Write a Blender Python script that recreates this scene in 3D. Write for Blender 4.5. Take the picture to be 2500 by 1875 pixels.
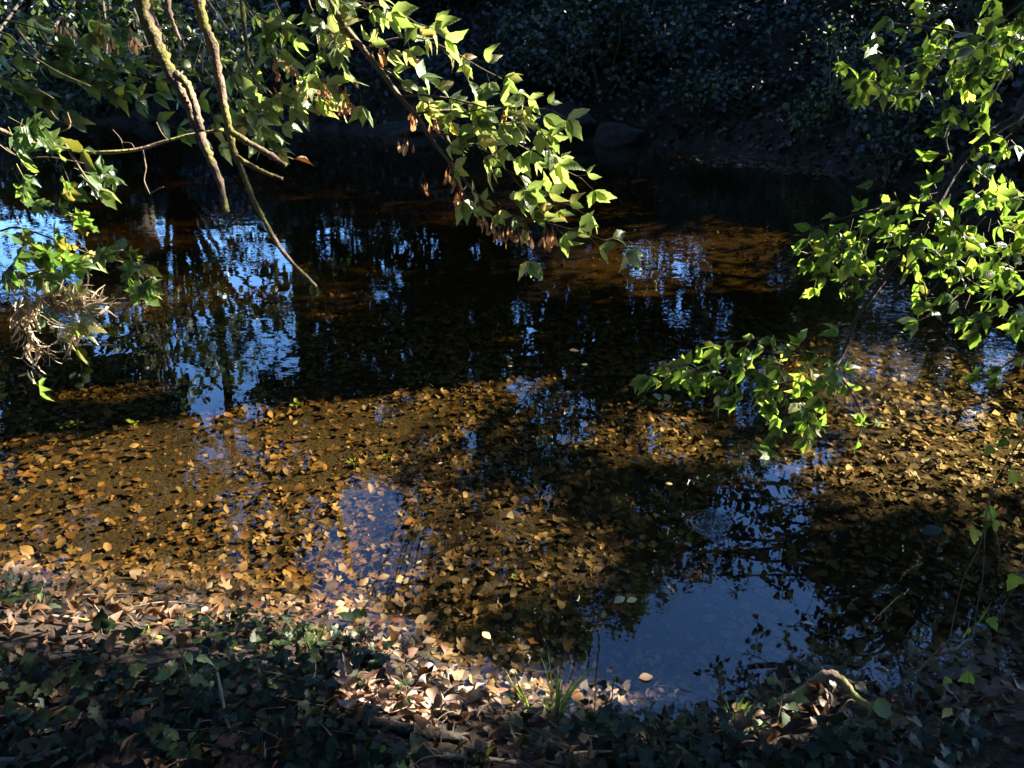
import bpy, math, random
import numpy as np
from mathutils import Vector, Matrix

for o in list(bpy.data.objects):
    bpy.data.objects.remove(o)
rng = np.random.default_rng(11)
random.seed(5)
SC = bpy.context.scene
COL = SC.collection
R = math.radians

# ------------------------------------------------------------------ camera, world, sun, exposure
CAMZ, PITCH, LENS = 2.4, 25.0, 28.0
cam_d = bpy.data.cameras.new("camera")
cam_d.lens = LENS; cam_d.sensor_width = 36.0; cam_d.clip_start = 0.05; cam_d.clip_end = 500
cam = bpy.data.objects.new("camera", cam_d)
cam.location = (0, 0, CAMZ); cam.rotation_euler = (R(90 - PITCH), 0, 0)
COL.objects.link(cam); SC.camera = cam

SUN_AZ, SUN_EL = 70.0, 33.0          # azimuth measured from the view direction (+Y) towards +X
world = bpy.data.worlds.new("World"); SC.world = world; world.use_nodes = True
wn = world.node_tree.nodes; wl = world.node_tree.links
sky = wn.new("ShaderNodeTexSky"); sky.sky_type = 'NISHITA'; sky.sun_disc = False
sky.sun_elevation = R(SUN_EL); sky.sun_rotation = R(SUN_AZ); sky.altitude = 300; sky.dust_density = 0.0; sky.ozone_density = 10.0
wn["Background"].inputs[1].default_value = 0.12
wl.new(sky.outputs[0], wn["Background"].inputs[0])
sun_d = bpy.data.lights.new("sun", 'SUN'); sun_d.energy = 5.0; sun_d.angle = R(0.53); sun_d.color = (1.0, 0.93, 0.80)
sun_o = bpy.data.objects.new("sun", sun_d); COL.objects.link(sun_o)
S = np.array([math.cos(R(SUN_EL)) * math.sin(R(SUN_AZ)), math.cos(R(SUN_EL)) * math.cos(R(SUN_AZ)), math.sin(R(SUN_EL))])
sun_o.rotation_euler = Vector(S).to_track_quat('Z', 'Y').to_euler(); sun_o.location = (12, 6, 14)
SC.view_settings.view_transform = 'Standard'; SC.view_settings.look = 'None'
SC.view_settings.exposure = 3.4; SC.view_settings.gamma = 1.0
SC.cycles.use_denoising = True
SC.cycles.max_bounces = 8; SC.cycles.transparent_max_bounces = 12
SC.cycles.sample_clamp_indirect = 4.0

# ------------------------------------------------------------------ pixel <-> world
F = 1250 * LENS / 18.0
FW = np.array([0, math.cos(R(PITCH)), -math.sin(R(PITCH))]); UP = np.array([0, math.sin(R(PITCH)), math.cos(R(PITCH))])
EYE = np.array([0, 0, CAMZ])
def ray(x, y):
    return FW + (x - 1250) / F * np.array([1.0, 0, 0]) + (937.5 - y) / F * UP
def at(x, y, t):                       # t = depth in metres along the view axis
    return EYE + ray(x, y) * t
def on_plane(x, y, z):
    d = ray(x, y); return EYE + d * ((z - CAMZ) / d[2])
def to_px(P, mirror=False):
    P = np.atleast_2d(P).astype(float).copy()
    if mirror: P[:, 2] = -P[:, 2]
    D = P - EYE
    w = np.maximum(D @ FW, 1e-3)
    return 1250 + F * D[:, 0] / w, 937.5 - F * (D @ UP) / w, (D @ FW) > 0.05
def inpoly(x, y, poly):
    r = np.zeros(len(x), bool); n = len(poly)
    for i in range(n):
        x1, y1 = poly[i]; x2, y2 = poly[(i + 1) % n]
        if y1 == y2: continue
        c = ((y1 > y) != (y2 > y)) & (x < (x2 - x1) * (y - y1) / (y2 - y1) + x1)
        r ^= c
    return r

# ------------------------------------------------------------------ gaps cut into the crowns to place sun patches and mirrored sky
BED, BANK = -0.24, 0.22
LIT = [  # (axis, plane value, chance that a twig in the gap is missing, polygon)
 (2, BED, 1.0, [(-300, 1075), (0, 1050), (400, 1000), (700, 960), (1100, 890), (1420, 850), (1450, 910), (1260, 990), (1180, 1080), (950, 1200), (760, 1400), (690, 1480), (-300, 1500)]),
 (2, BED, 0.3, [(900, 1230), (1180, 1080), (1560, 1280), (1560, 1430), (1100, 1420), (740, 1480)]),
 (2, BED, 1.0, [(1180, 750), (1500, 716), (1720, 690), (1720, 722), (1450, 748), (1200, 768)]),
 (2, BED, 0.34, [(1350, 650), (1500, 560), (1750, 510), (1960, 500), (2000, 640), (1700, 690), (1450, 690)]),
 (2, BED, 0.6, [(1900, 830), (2050, 790), (2300, 780), (2600, 880), (2600, 1150), (2300, 1220), (2000, 1210), (2120, 1000)]),
 (2, BED, 0.7, [(80, 955), (300, 890), (520, 870), (440, 925), (150, 965)]),
 (2, BED, 0.8, [(1480, 980), (1800, 950), (1830, 1090), (1560, 1090)]),
 (2, BED, 0.0, [(1000, 480), (1400, 410), (1900, 470), (1900, 510), (1300, 520)]),
 (2, BANK, 1.0, [(-50, 1480), (250, 1500), (500, 1540), (300, 1590), (-50, 1575)]),
 (2, BANK, 1.0, [(790, 1680), (950, 1690), (1190, 1730), (1150, 1810), (900, 1770)]),
 (2, BANK, 1.0, [(1090, 1805), (1270, 1820), (1220, 1850), (1090, 1835)]),
 (2, BANK, 1.0, [(1350, 1790), (1490, 1825), (1420, 1855), (1340, 1840)]),
 (2, BANK, 1.0, [(150, 1845), (640, 1832), (660, 1890), (100, 1890)]),
 (2, BANK, 1.0, [(1810, 1710), (2060, 1675), (2070, 1725), (1960, 1790), (1840, 1785)]),
 (1, 3.0, 1.0, [(300, -60), (1050, -60), (1280, 150), (1600, 600), (1450, 690), (1150, 560), (980, 320), (700, 290), (640, 380), (560, 540), (440, 480)]),
 (1, 2.45, 1.0, [(280, -80), (540, -80), (620, 300), (800, 720), (730, 720), (560, 540), (430, 330)]),
 (1, 2.7, 1.0, [(-150, 280), (250, 370), (430, 720), (200, 920), (-150, 920)]),
 (1, 2.9, 0.9, [(2000, -60), (2560, -60), (2560, 950), (2200, 1060), (1650, 1060), (1540, 850), (1900, 600), (2000, 300)]),
]
SKY = [  # gaps that show as sky on the water
 (1.0, [(1640, 1260), (1850, 1130), (2080, 1090), (2020, 1250), (1860, 1400), (1940, 1490), (2120, 1640), (2150, 1760), (1300, 1780), (1480, 1600), (1600, 1500), (1730, 1390)]),
 (0.8, [(900, 1640), (1350, 1600), (1480, 1760), (950, 1800)]),
 (0.85, [(770, 1170), (900, 1200), (1000, 1330), (1090, 1300), (1040, 1380), (960, 1490), (1000, 1560), (800, 1560), (780, 1400)]),
 (0.84, [(380, 505), (700, 490), (730, 680), (700, 900), (560, 1020), (470, 1010), (460, 920), (200, 860), (160, 820), (440, 640)]),
 (0.75, [(-60, 520), (240, 520), (200, 720), (-60, 740)]),
 (0.97, [(2130, 670), (2560, 690), (2560, 780), (2300, 800), (2150, 770)]),
 (0.6, [(1990, 800), (2560, 830), (2560, 1150), (2100, 1150)]),
 (0.25, [(820, 500), (1100, 500), (1100, 600), (820, 620)]),
 (0.5, [(2050, 1250), (2560, 1250), (2560, 1760), (2130, 1760)]),
 (0.2, [(-60, 1050), (700, 1050), (700, 1450), (-60, 1450)]),
]
BANK_SHADE = [(-200, 1605), (320, 1605), (540, 1545), (780, 1575), (800, 1680), (1080, 1850), (700, 1815), (60, 1835), (-200, 1840)]   # ivy slope that the crowns are made to keep in shade
def gap_mask(P, sun=True, skyw=True, lit=None):
    """True where a twig stands"""
    keep = np.ones(len(P), bool); u = rng.random(len(P))
    def ragged(x, y, a):                 # the cut gaps are given uneven rims
        q = np.clip(x, -3000, 5000); w = np.clip(y, -3000, 5000)
        return x + a * (1.6 * vnoise(q, w, .012, 41) + 1.3 * vnoise(q, w, .035, 42)) + rng.normal(size=len(x)) * a * .3, y + a * (1.1 * vnoise(q, w, .014, 43) + .9 * vnoise(q, w, .04, 44)) + rng.normal(size=len(x)) * a * .2
    if sun:
        kb = (P[:, 2] - .3) / S[2]; bx_, by_, _ = to_px(P - S * kb[:, None]); shaded = inpoly(bx_, by_, BANK_SHADE) & (rng.random(len(P)) < .88)
        for ax, val, pr, poly in (lit or LIT):
            k = (P[:, ax] - val) / S[ax]
            Q = P - S * k[:, None]
            x, y, ok = to_px(Q); a = 26. if ax == 2 and val == BED else 8.; pa = np.array(poly); lo, hi = pa.min(0) - 5 * a, pa.max(0) + 5 * a
            ix = np.where(keep & ok & (k > .3) & (u < pr) & (x > lo[0]) & (x < hi[0]) & (y > lo[1]) & (y < hi[1]))[0]
            if ax == 1: ix = ix[~shaded[ix]]
            if len(ix): keep[ix[inpoly(*ragged(x[ix], y[ix], a), poly)]] = False
    if skyw:
        x, y, ok = to_px(P, True); ix = np.where(keep & ok & (x > -600) & (x < 3100) & (y > 200) & (y < 2200))[0]
        if len(ix):
            x, y = ragged(x[ix], y[ix], 48.)
            for pr, poly in SKY: keep[ix[(u[ix] < pr) & inpoly(x, y, poly)]] = False
    return keep

# ------------------------------------------------------------------ terrain
NX = np.array([-80, -20, -8, -4, -2.33, -.97, -.45, -.15, .2, .53, .85, 1.1, 1.5, 2.0, 3, 4.5, 6, 8, 30, 80]); NY = np.array([4.6, 4.2, 3.6, 3.1, 2.9, 2.64, 2.48, 2.22, 2.14, 2.13, 2.2, 2.36, 2.2, 2.32, 2.7, 3.2, 3.6, 4, 5, 6])
FAR = np.array([(-90, 34), (-40, 27), (-20, 22.5), (-13, 20.8), (-8, 19.8), (-5, 19.2), (-2, 18.0), (.5, 17.7), (2.1, 17.1), (4, 16.0), (5.4, 14.4), (6.0, 12.4), (6.3, 10.6), (6.9, 9.3), (8.2, 8.5), (12, 8.1), (30, 9), (90, 12)], float)
def vnoise(x, y, s, seed=0):
    r = np.random.default_rng(100 + seed); v = 0
    for i in range(6):
        a = r.random() * 6.28; f = s * (0.6 + r.random() * 1.1)
        v = v + np.sin(f * (x * math.cos(a) + y * math.sin(a)) + r.random() * 6.28)
    return v / 6
def far_dist(x, y):
    x = np.asarray(x, float); y = np.asarray(y, float); best = np.full(x.shape, 1e9)
    for i in range(len(FAR) - 1):
        a, b = FAR[i], FAR[i + 1]; d = b - a
        t = np.clip(((x - a[0]) * d[0] + (y - a[1]) * d[1]) / (d @ d), 0, 1)
        best = np.minimum(best, np.hypot(x - a[0] - t * d[0], y - a[1] - t * d[1]))
    side = y - np.interp(x, FAR[:, 0], FAR[:, 1])
    return np.where(side > 0, best, -best)
def sstep(v): v = np.clip(v, 0, 1); return v * v * (3 - 2 * v)
def height(x, y):
    x = np.asarray(x, float); y = np.asarray(y, float)
    dn = np.interp(x, NX, NY) - y + 0.05 * vnoise(x, y, 5, 1)
    df = far_dist(x, y)
    near = 0.20 * (1 - np.exp(-np.maximum(dn, 0) / .16)) + 0.16 * sstep(dn / .8) + .45 * sstep((dn - .7) / 2.2) + .035 * vnoise(x, y, 7, 2) * sstep(dn / .3) + 12. * sstep((dn - 4.5) / 17)  # last term: unseen hill behind the camera, added to block low sky light
    far = 0.45 * (1 - np.exp(-np.maximum(df, 0) / .15)) + 4.2 * (1 - np.exp(-np.maximum(df - .2, 0) / 4.2)) + (.28 * vnoise(x, y, 1.1, 3) + .12 * vnoise(x, y, 3.2, 4)) * sstep(df / 1.2) + 6 * sstep((df - 9) / 30)
    bed = -.30 * sstep(-dn / .75) * sstep(-df / 1.6) - .22 * sstep((-dn - 1.4) / 5) * sstep(-df / 4) + .035 * vnoise(x, y, 2.4, 5) * sstep(-dn / .6) - .015
    return np.where(dn > 0, near, np.where(df > 0, far, bed))

def on_ground(x, y, lift=0.):
    d_ = ray(x, y); ts = np.linspace(1.5, 30, 2400); P = EYE + ts[:, None] * d_; h_ = height(P[:, 0], P[:, 1]); k_ = np.argmax(P[:, 2] < h_ + lift); return P[k_]
def grow(poly, f):
    c_ = np.mean(poly, 0); return [tuple(np.array(q) + (np.array(q) - c_) / (np.linalg.norm(np.array(q) - c_) + 1e-6) * f) for q in poly]
LIT = [(ax, float(on_ground(*np.mean(poly, 0))[2]) + .03 if val == BANK else val, pr, grow(poly, 40 if val == BANK else 0 if ax == 2 else 25)) for ax, val, pr, poly in LIT]
# ------------------------------------------------------------------ mesh helpers
def mesh_tris(name, V, T, uv=None, tint=None, smooth=True):
    V = np.asarray(V, np.float32); T = np.asarray(T, np.int32)
    me = bpy.data.meshes.new(name); n = len(T)
    me.vertices.add(len(V)); me.vertices.foreach_set("co", V.ravel())
    me.loops.add(n * 3); me.loops.foreach_set("vertex_index", T.ravel())
    me.polygons.add(n); me.polygons.foreach_set("loop_start", np.arange(0, n * 3, 3, dtype=np.int32))
    me.polygons.foreach_set("use_smooth", np.full(n, smooth))
    if uv is not None:
        l = me.uv_layers.new(name="uv"); l.data.foreach_set("uv", np.asarray(uv, np.float32)[T.ravel()].ravel())
    if tint is not None:
        a = me.attributes.new("tint", 'FLOAT', 'POINT'); a.data.foreach_set("value", np.asarray(tint, np.float32))
    me.update(); me.validate()
    return me
def obj(name, me, mat=None, parent=None, loc=None):
    o = bpy.data.objects.new(name, me); COL.objects.link(o)
    if mat is not None and me is not None and not me.materials: me.materials.append(mat)
    if parent is not None: o.parent = parent
    if loc is not None: o.location = loc
    return o
def tag(o, label=None, cat=None, group=None, kind=None):
    if label: o["label"] = label
    if cat: o["category"] = cat
    if group: o["group"] = group
    if kind: o["kind"] = kind
    return o
def thing(name, label, cat, loc, group=None):
    o = bpy.data.objects.new(name, None); COL.objects.link(o); o.location = [float(v) for v in loc]
    o.empty_display_size = .1
    return tag(o, label, cat, group)
def smooth_path(P, n=6):
    P = np.asarray(P, float)
    if len(P) < 3: 
        t = np.linspace(0, 1, n + 1)[:, None]; return P[0] * (1 - t) + P[-1] * t
    Q = np.vstack([2 * P[0] - P[1], P, 2 * P[-1] - P[-2]]); out = []
    for i in range(1, len(Q) - 2):
        for k in range(n):
            t = k / n; a, b, c, d = Q[i - 1], Q[i], Q[i + 1], Q[i + 2]
            out.append(.5 * (2 * b + (c - a) * t + (2 * a - 5 * b + 4 * c - d) * t * t + (3 * b - a - 3 * c + d) * t ** 3))
    out.append(Q[-2]); return np.array(out)
def tube_arrays(P, r, sides=8, lump=0.0, cap=True):
    P = np.asarray(P, float); n = len(P); r = np.broadcast_to(np.asarray(r, float), (n,))
    Tn = np.gradient(P, axis=0); Tn /= np.linalg.norm(Tn, axis=1)[:, None] + 1e-9
    ref = np.array([.13, .37, .92]) if abs(Tn[0, 2]) < .9 else np.array([1., .1, 0])
    A = np.cross(Tn, ref); A /= np.linalg.norm(A, axis=1)[:, None] + 1e-9; B = np.cross(Tn, A)
    ang = np.arange(sides) / sides * 2 * math.pi
    rr = r[:, None] * (1 + lump * (rng.random((n, sides)) - .5) * 2)
    V = (P[:, None] + rr[..., None] * (A[:, None] * np.cos(ang)[None, :, None] + B[:, None] * np.sin(ang)[None, :, None])).reshape(-1, 3)
    i = np.arange(n - 1)[:, None] * sides; j = np.arange(sides)[None]; k = (j + 1) % sides
    T = np.concatenate([np.stack([i + j, i + k, i + sides + k], -1).reshape(-1, 3), np.stack([i + j, i + sides + k, i + sides + j], -1).reshape(-1, 3)])
    if cap:
        V = np.vstack([V, P[0], P[-1]]); b0, b1 = n * sides, n * sides + 1; e = (n - 1) * sides; jj = np.arange(sides); kk = (jj + 1) % sides
        T = np.vstack([T, np.stack([np.full(sides, b0), kk, jj], -1), np.stack([np.full(sides, b1), e + jj, e + kk], -1)])
    return V, T
def join(parts):
    V, T, o = [], [], 0
    for v, t in parts: V.append(v); T.append(t + o); o += len(v)
    return np.vstack(V), np.vstack(T)
def tube(name, P, r, mat, parent=None, sides=8, lump=0.0, base=None):
    V, T = tube_arrays(P, r, sides, lump)
    if base is None and parent is not None: base = np.array(parent.location)
    if base is not None: V = V - base
    return obj(name, mesh_tris(name, V, T), mat, parent)
def thin_sticks(A, B, r):
    """many three-sided twigs A->B as one array"""
    D = B - A; D /= np.linalg.norm(D, axis=1)[:, None] + 1e-9
    X = np.cross(D, np.array([.3, .5, .81])); X /= np.linalg.norm(X, axis=1)[:, None] + 1e-9; Y = np.cross(D, X)
    n = len(A); r = np.broadcast_to(r, (n,))[:, None]; V = np.zeros((n, 6, 3))
    for k in range(3):
        o = X * math.cos(k * 2.094) + Y * math.sin(k * 2.094)
        V[:, k] = A + o * r; V[:, 3 + k] = B + o * r * .55
    t = np.array([(0, 1, 4), (0, 4, 3), (1, 2, 5), (1, 5, 4), (2, 0, 3), (2, 3, 5)])
    return V.reshape(-1, 3), (np.arange(n)[:, None, None] * 6 + t).reshape(-1, 3)

# ------------------------------------------------------------------ leaf shapes: base at origin, +Y along the leaf, +Z up, length 1
def blade(widths, fold=.25, curl=.25, twist=0., teeth=.0):
    m = len(widths); V = []; uv = []
    for i, w in enumerate(widths):
        t = i / (m - 1); w2 = w * (1 + (teeth if i % 2 else -teeth)); a = twist * t
        z = -curl * t * t + .25 * curl * t
        for sx in (-1, 0, 1):
            X = sx * w2 * math.cos(fold); Z = abs(sx) * w2 * math.sin(fold)
            V.append((X * math.cos(a) - Z * math.sin(a), t, z + X * math.sin(a) + Z * math.cos(a))); uv.append((.5 + sx * w, t))
    T = []
    for i in range(m - 1):
        for k in range(2):
            a = i * 3 + k; T += [(a, a + 1, a + 4), (a, a + 4, a + 3)]
    return np.array(V), np.array(T), np.array(uv)
def fan(outline, cup=.1, wave=.05, seed=0):
    r = np.random.default_rng(seed); O = np.array(outline, float); c = np.array([0, .42])
    V = [(0, .42, 0)]
    for (x, y) in O: V.append((x, y, cup * (x * x + (y - .42) ** 2) * 2 + wave * (r.random() - .5) * 2))
    n = len(O); T = [(0, 1 + i, 1 + (i + 1) % n) for i in range(n)]
    V = np.array(V); return V, np.array(T), np.stack([V[:, 0] + .5, V[:, 1]], 1)
def lobed(k):      # maple / ivy outline
    half = {'ivy': [(.0, .0), (.16, -.08), (.36, .02), (.46, .18), (.30, .32), (.30, .52), (.14, .72)],
            'maple': [(.0, .0), (.22, -.06), (.44, .04), (.30, .20), (.40, .34), (.58, .58), (.36, .55), (.22, .50), (.16, .66), (.20, .80), (.08, .86)]}[k]
    top = (0, 1.0); return half + [top] + [(-x, y) for x, y in reversed(half[1:])]
OV = [.02, .15, .235, .26, .23, .17, .11, .05, .004]
OV2 = [.02, .18, .28, .30, .26, .20, .12, .004]
L_OV = [blade(OV, .22, .28, 0, .10), blade(OV, .35, .55, .25, .12), blade(OV2, .12, .15, -.2, .1), blade(OV2, .5, .75, .4, .08), blade([.02, .16, .25, .28, .27, .24, .15, .07, .004], .2, .35, -.3, .06), blade(OV, .1, -.15, .3, .1)]
L_DRY = [blade([.02, .2, .3, .28, .18, .02], .7, .9, .9), blade([.02, .24, .33, .3, .2, .02], -.5, -.6, -.7), blade([.02, .16, .26, .3, .15, .02], 1.0, .5, 1.4), blade([.03, .25, .35, .3, .2, .02], .3, 1.1, .4)]
L_BED = [blade([.02, .22, .33, .31, .2, .01], .12, .12, .1), blade([.02, .19, .29, .26, .17, .01], -.25, .2, -.45), fan(lobed('maple'), .08, .04, 1), fan([(0, 0), (.20, .02), (.34, .30), (.22, .48), (.30, .70), (.05, 1.0), (-.14, .72), (-.33, .60), (-.22, .35), (-.30, .12)], .3, .10, 2), blade([.02, .14, .22, .24, .15, .01], .2, .3, .3)]
L_IVY = [fan(lobed('ivy'), .12, .05, 3), fan(lobed('ivy'), -.12, .05, 4), fan(lobed('ivy'), .25, .07, 5)]
L_MAP = [fan(lobed('maple'), -.25, .04, 6), fan(lobed('maple'), -.45, .06, 7), fan(lobed('maple'), .12, .06, 8)]
L_ALD = [fan([(0, 0), (.28, .12), (.42, .45), (.34, .82), (0, .97), (-.34, .82), (-.42, .45), (-.28, .12)], .15, .04, 9), fan([(0, 0), (.26, .16), (.36, .5), (.22, .85), (0, 1.), (-.22, .85), (-.36, .5), (-.26, .16)], -.2, .04, 10)]
KITE = (np.array([(0, 0, 0), (.40, .5, .10), (0, 1., -.06), (-.40, .5, .10)]), np.array([(0, 1, 2), (0, 2, 3)]), np.array([(.5, 0), (.9, .5), (.5, 1), (.1, .5)]))
KITE2 = (np.array([(0, 0, 0), (.36, .3, .08), (.30, .75, .05), (0, 1., -.1), (-.30, .75, .05), (-.36, .3, .08)]), np.array([(0, 1, 2), (0, 2, 3), (0, 3, 4), (0, 4, 5)]), np.array([(.5, 0), (.86, .3), (.8, .75), (.5, 1), (.2, .75), (.14, .3)]))
L_FAR = [KITE, KITE2, KITE]
L_UND = [fan([(0, 0), (.42, .12), (.3, .5), (0, 1.), (-.3, .5), (-.42, .12)], .15, .06, 12), KITE2, KITE]
L_NET = [blade([.05, .30, .34, .30, .24, .16, .08, .004], .2, .4, 0, .14), blade([.05, .28, .32, .28, .2, .14, .06, .004], .3, .6, .2, .14)]

def frames(Y, N):
    """rotation matrices (n,3,3) with columns x,y,z"""
    Y = Y / (np.linalg.norm(Y, axis=1)[:, None] + 1e-9)
    X = np.cross(Y, N); X /= np.linalg.norm(X, axis=1)[:, None] + 1e-9
    Z = np.cross(X, Y); return np.stack([X, Y, Z], -1)
def scatter(templates, pos, Rm, size, tint):
    n = len(pos); which = rng.integers(0, len(templates), n); VV, TT, UU, NN, off = [], [], [], [], 0
    for k, (V, T, uv) in enumerate(templates):
        ix = np.where(which == k)[0]
        if not len(ix): continue
        W = np.einsum('nij,vj->nvi', Rm[ix], V) * size[ix, None, None] + pos[ix, None]
        VV.append(W.reshape(-1, 3)); TT.append((np.arange(len(ix))[:, None, None] * len(V) + T + off).reshape(-1, 3)); UU.append(np.tile(uv, (len(ix), 1))); NN.append(np.repeat(tint[ix], len(V))); off += len(ix) * len(V)
    return np.vstack(VV), np.vstack(TT), np.vstack(UU), np.concatenate(NN)
def scatter_obj(name, templates, pos, Rm, size, tint, mat, parent=None, smooth=True):
    base = np.array(parent.location) if parent is not None else np.zeros(3)
    V, T, U, N = scatter(templates, np.asarray(pos) - base, Rm, np.asarray(size), np.asarray(tint))
    return obj(name, mesh_tris(name, V, T, U, N, smooth), mat, parent)
def randn(n, m=3): return rng.normal(size=(n, m))
def unit(v): v = np.asarray(v, float); return v / (np.linalg.norm(v, axis=-1, keepdims=True) + 1e-9)
class Leaves:
    """leaf meshes shared by the single leaves of things"""
    cache = {}
    @staticmethod
    def mesh(key, tmpl, k, mat):
        c = (key, k, mat.name)
        if c not in Leaves.cache:
            V, T, U = tmpl[k]; me = mesh_tris("leaf_" + key, V, T, U); me.materials.append(mat); Leaves.cache[c] = me
        return Leaves.cache[c]
def put_leaf(name, key, tmpl, k, mat, pos, Rm, size, parent=None):
    o = bpy.data.objects.new(name, Leaves.mesh(key, tmpl, k, mat)); COL.objects.link(o)
    p = np.asarray(pos, float)
    if parent is not None: o.parent = parent; p = p - np.array(parent.location)
    o.location = p; o.rotation_mode = 'QUATERNION'; o.rotation_quaternion = Matrix(Rm.tolist()).to_quaternion(); o.scale = (float(size),) * 3
    return o

# ------------------------------------------------------------------ materials
def new_mat(name):
    m = bpy.data.materials.new(name); m.use_nodes = True; nt = m.node_tree; nt.nodes.clear(); return m, nt.nodes, nt.links
def ramp(n, stops, interp='LINEAR'):
    r = n.new("ShaderNodeValToRGB"); r.color_ramp.interpolation = interp; e = r.color_ramp.elements
    while len(e) < len(stops): e.new(.5)
    for i, (p, c) in enumerate(stops): e[i].position = p; e[i].color = (*c, 1)
    return r
def math_node(n, l, op, a, b=None, c=None):
    m = n.new("ShaderNodeMath"); m.operation = op
    for i, v in enumerate((a, b, c)):
        if v is None: continue
        if isinstance(v, (int, float)): m.inputs[i].default_value = v
        else: l.new(v, m.inputs[i])
    return m.outputs[0]
def leaf_mat(name, stops, trans=.45, tgain=(2.2, 2.0, .8), rough=.38, spec=.5, veins=True, blotch=.35, scale=9.0, vein_k=.45):
    m, n, l = new_mat(name)
    oi = n.new("ShaderNodeObjectInfo"); at_ = n.new("ShaderNodeAttribute"); at_.attribute_name = "tint"
    fac = math_node(n, l, 'FRACT', math_node(n, l, 'ADD', oi.outputs['Random'], at_.outputs['Fac']))
    rp = ramp(n, stops); l.new(fac, rp.inputs[0]); colr = rp.outputs[0]
    tc = n.new("ShaderNodeTexCoord"); uv = n.new("ShaderNodeUVMap"); uv.uv_map = "uv"
    sep = n.new("ShaderNodeSeparateXYZ"); l.new(uv.outputs[0], sep.inputs[0])
    nz = n.new("ShaderNodeTexNoise"); nz.inputs['Scale'].default_value = scale; nz.inputs['Detail'].default_value = 3
    geo = n.new("ShaderNodeNewGeometry"); l.new(geo.outputs['Position'], nz.inputs['Vector'])
    br = ramp(n, [(.35, (1 - blotch,) * 3), (.65, (1 + blotch * .6,) * 3)]); l.new(nz.outputs[0], br.inputs[0])
    mx = n.new("ShaderNodeMix"); mx.data_type = 'RGBA'; mx.blend_type = 'MULTIPLY'; mx.inputs[0].default_value = 1
    l.new(colr, mx.inputs[6]); l.new(br.outputs[0], mx.inputs[7]); colr = mx.outputs[2]
    bump = n.new("ShaderNodeBump"); bump.inputs['Strength'].default_value = .78 * vein_k; bump.inputs['Distance'].default_value = .002
    if veins:
        ax = math_node(n, l, 'ABSOLUTE', math_node(n, l, 'SUBTRACT', sep.outputs[0], .5))
        mid = math_node(n, l, 'LESS_THAN', ax, .016)
        ph = math_node(n, l, 'MULTIPLY', math_node(n, l, 'SUBTRACT', sep.outputs[1], math_node(n, l, 'MULTIPLY', ax, .9)), 46.0)
        sv = math_node(n, l, 'SINE', ph); side = math_node(n, l, 'GREATER_THAN', sv, .93)
        vein = math_node(n, l, 'MAXIMUM', mid, math_node(n, l, 'MULTIPLY', side, .55))
        m2 = n.new("ShaderNodeMix"); m2.data_type = 'RGBA'; l.new(math_node(n, l, 'MULTIPLY', vein, vein_k), m2.inputs[0])
        l.new(colr, m2.inputs[6]); br2 = n.new("ShaderNodeMix"); br2.data_type = 'RGBA'; br2.blend_type = 'MULTIPLY'; br2.inputs[0].default_value = 1
        l.new(colr, br2.inputs[6]); br2.inputs[7].default_value = (1.9, 1.7, 1.9, 1); l.new(br2.outputs[2], m2.inputs[7]); colr = m2.outputs[2]
        l.new(math_node(n, l, 'ADD', sv, math_node(n, l, 'MULTIPLY', nz.outputs[0], 2.0)), bump.inputs['Height'])
    else: l.new(nz.outputs[0], bump.inputs['Height'])
    p = n.new("ShaderNodeBsdfPrincipled"); p.inputs['Roughness'].default_value = rough; p.inputs['Specular IOR Level'].default_value = spec
    l.new(colr, p.inputs['Base Color']); l.new(bump.outputs[0], p.inputs['Normal'])
    out = n.new("ShaderNodeOutputMaterial")
    if trans > 0:
        t = n.new("ShaderNodeBsdfTranslucent"); mt = n.new("ShaderNodeMix"); mt.data_type = 'RGBA'; mt.blend_type = 'MULTIPLY'; mt.inputs[0].default_value = 1
        l.new(colr, mt.inputs[6]); mt.inputs[7].default_value = (*tgain, 1); l.new(mt.outputs[2], t.inputs[0])
        ms = n.new("ShaderNodeMixShader"); ms.inputs[0].default_value = trans; l.new(p.outputs[0], ms.inputs[1]); l.new(t.outputs[0], ms.inputs[2]); l.new(ms.outputs[0], out.inputs[0])
    else: l.new(p.outputs[0], out.inputs[0])
    return m
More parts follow.
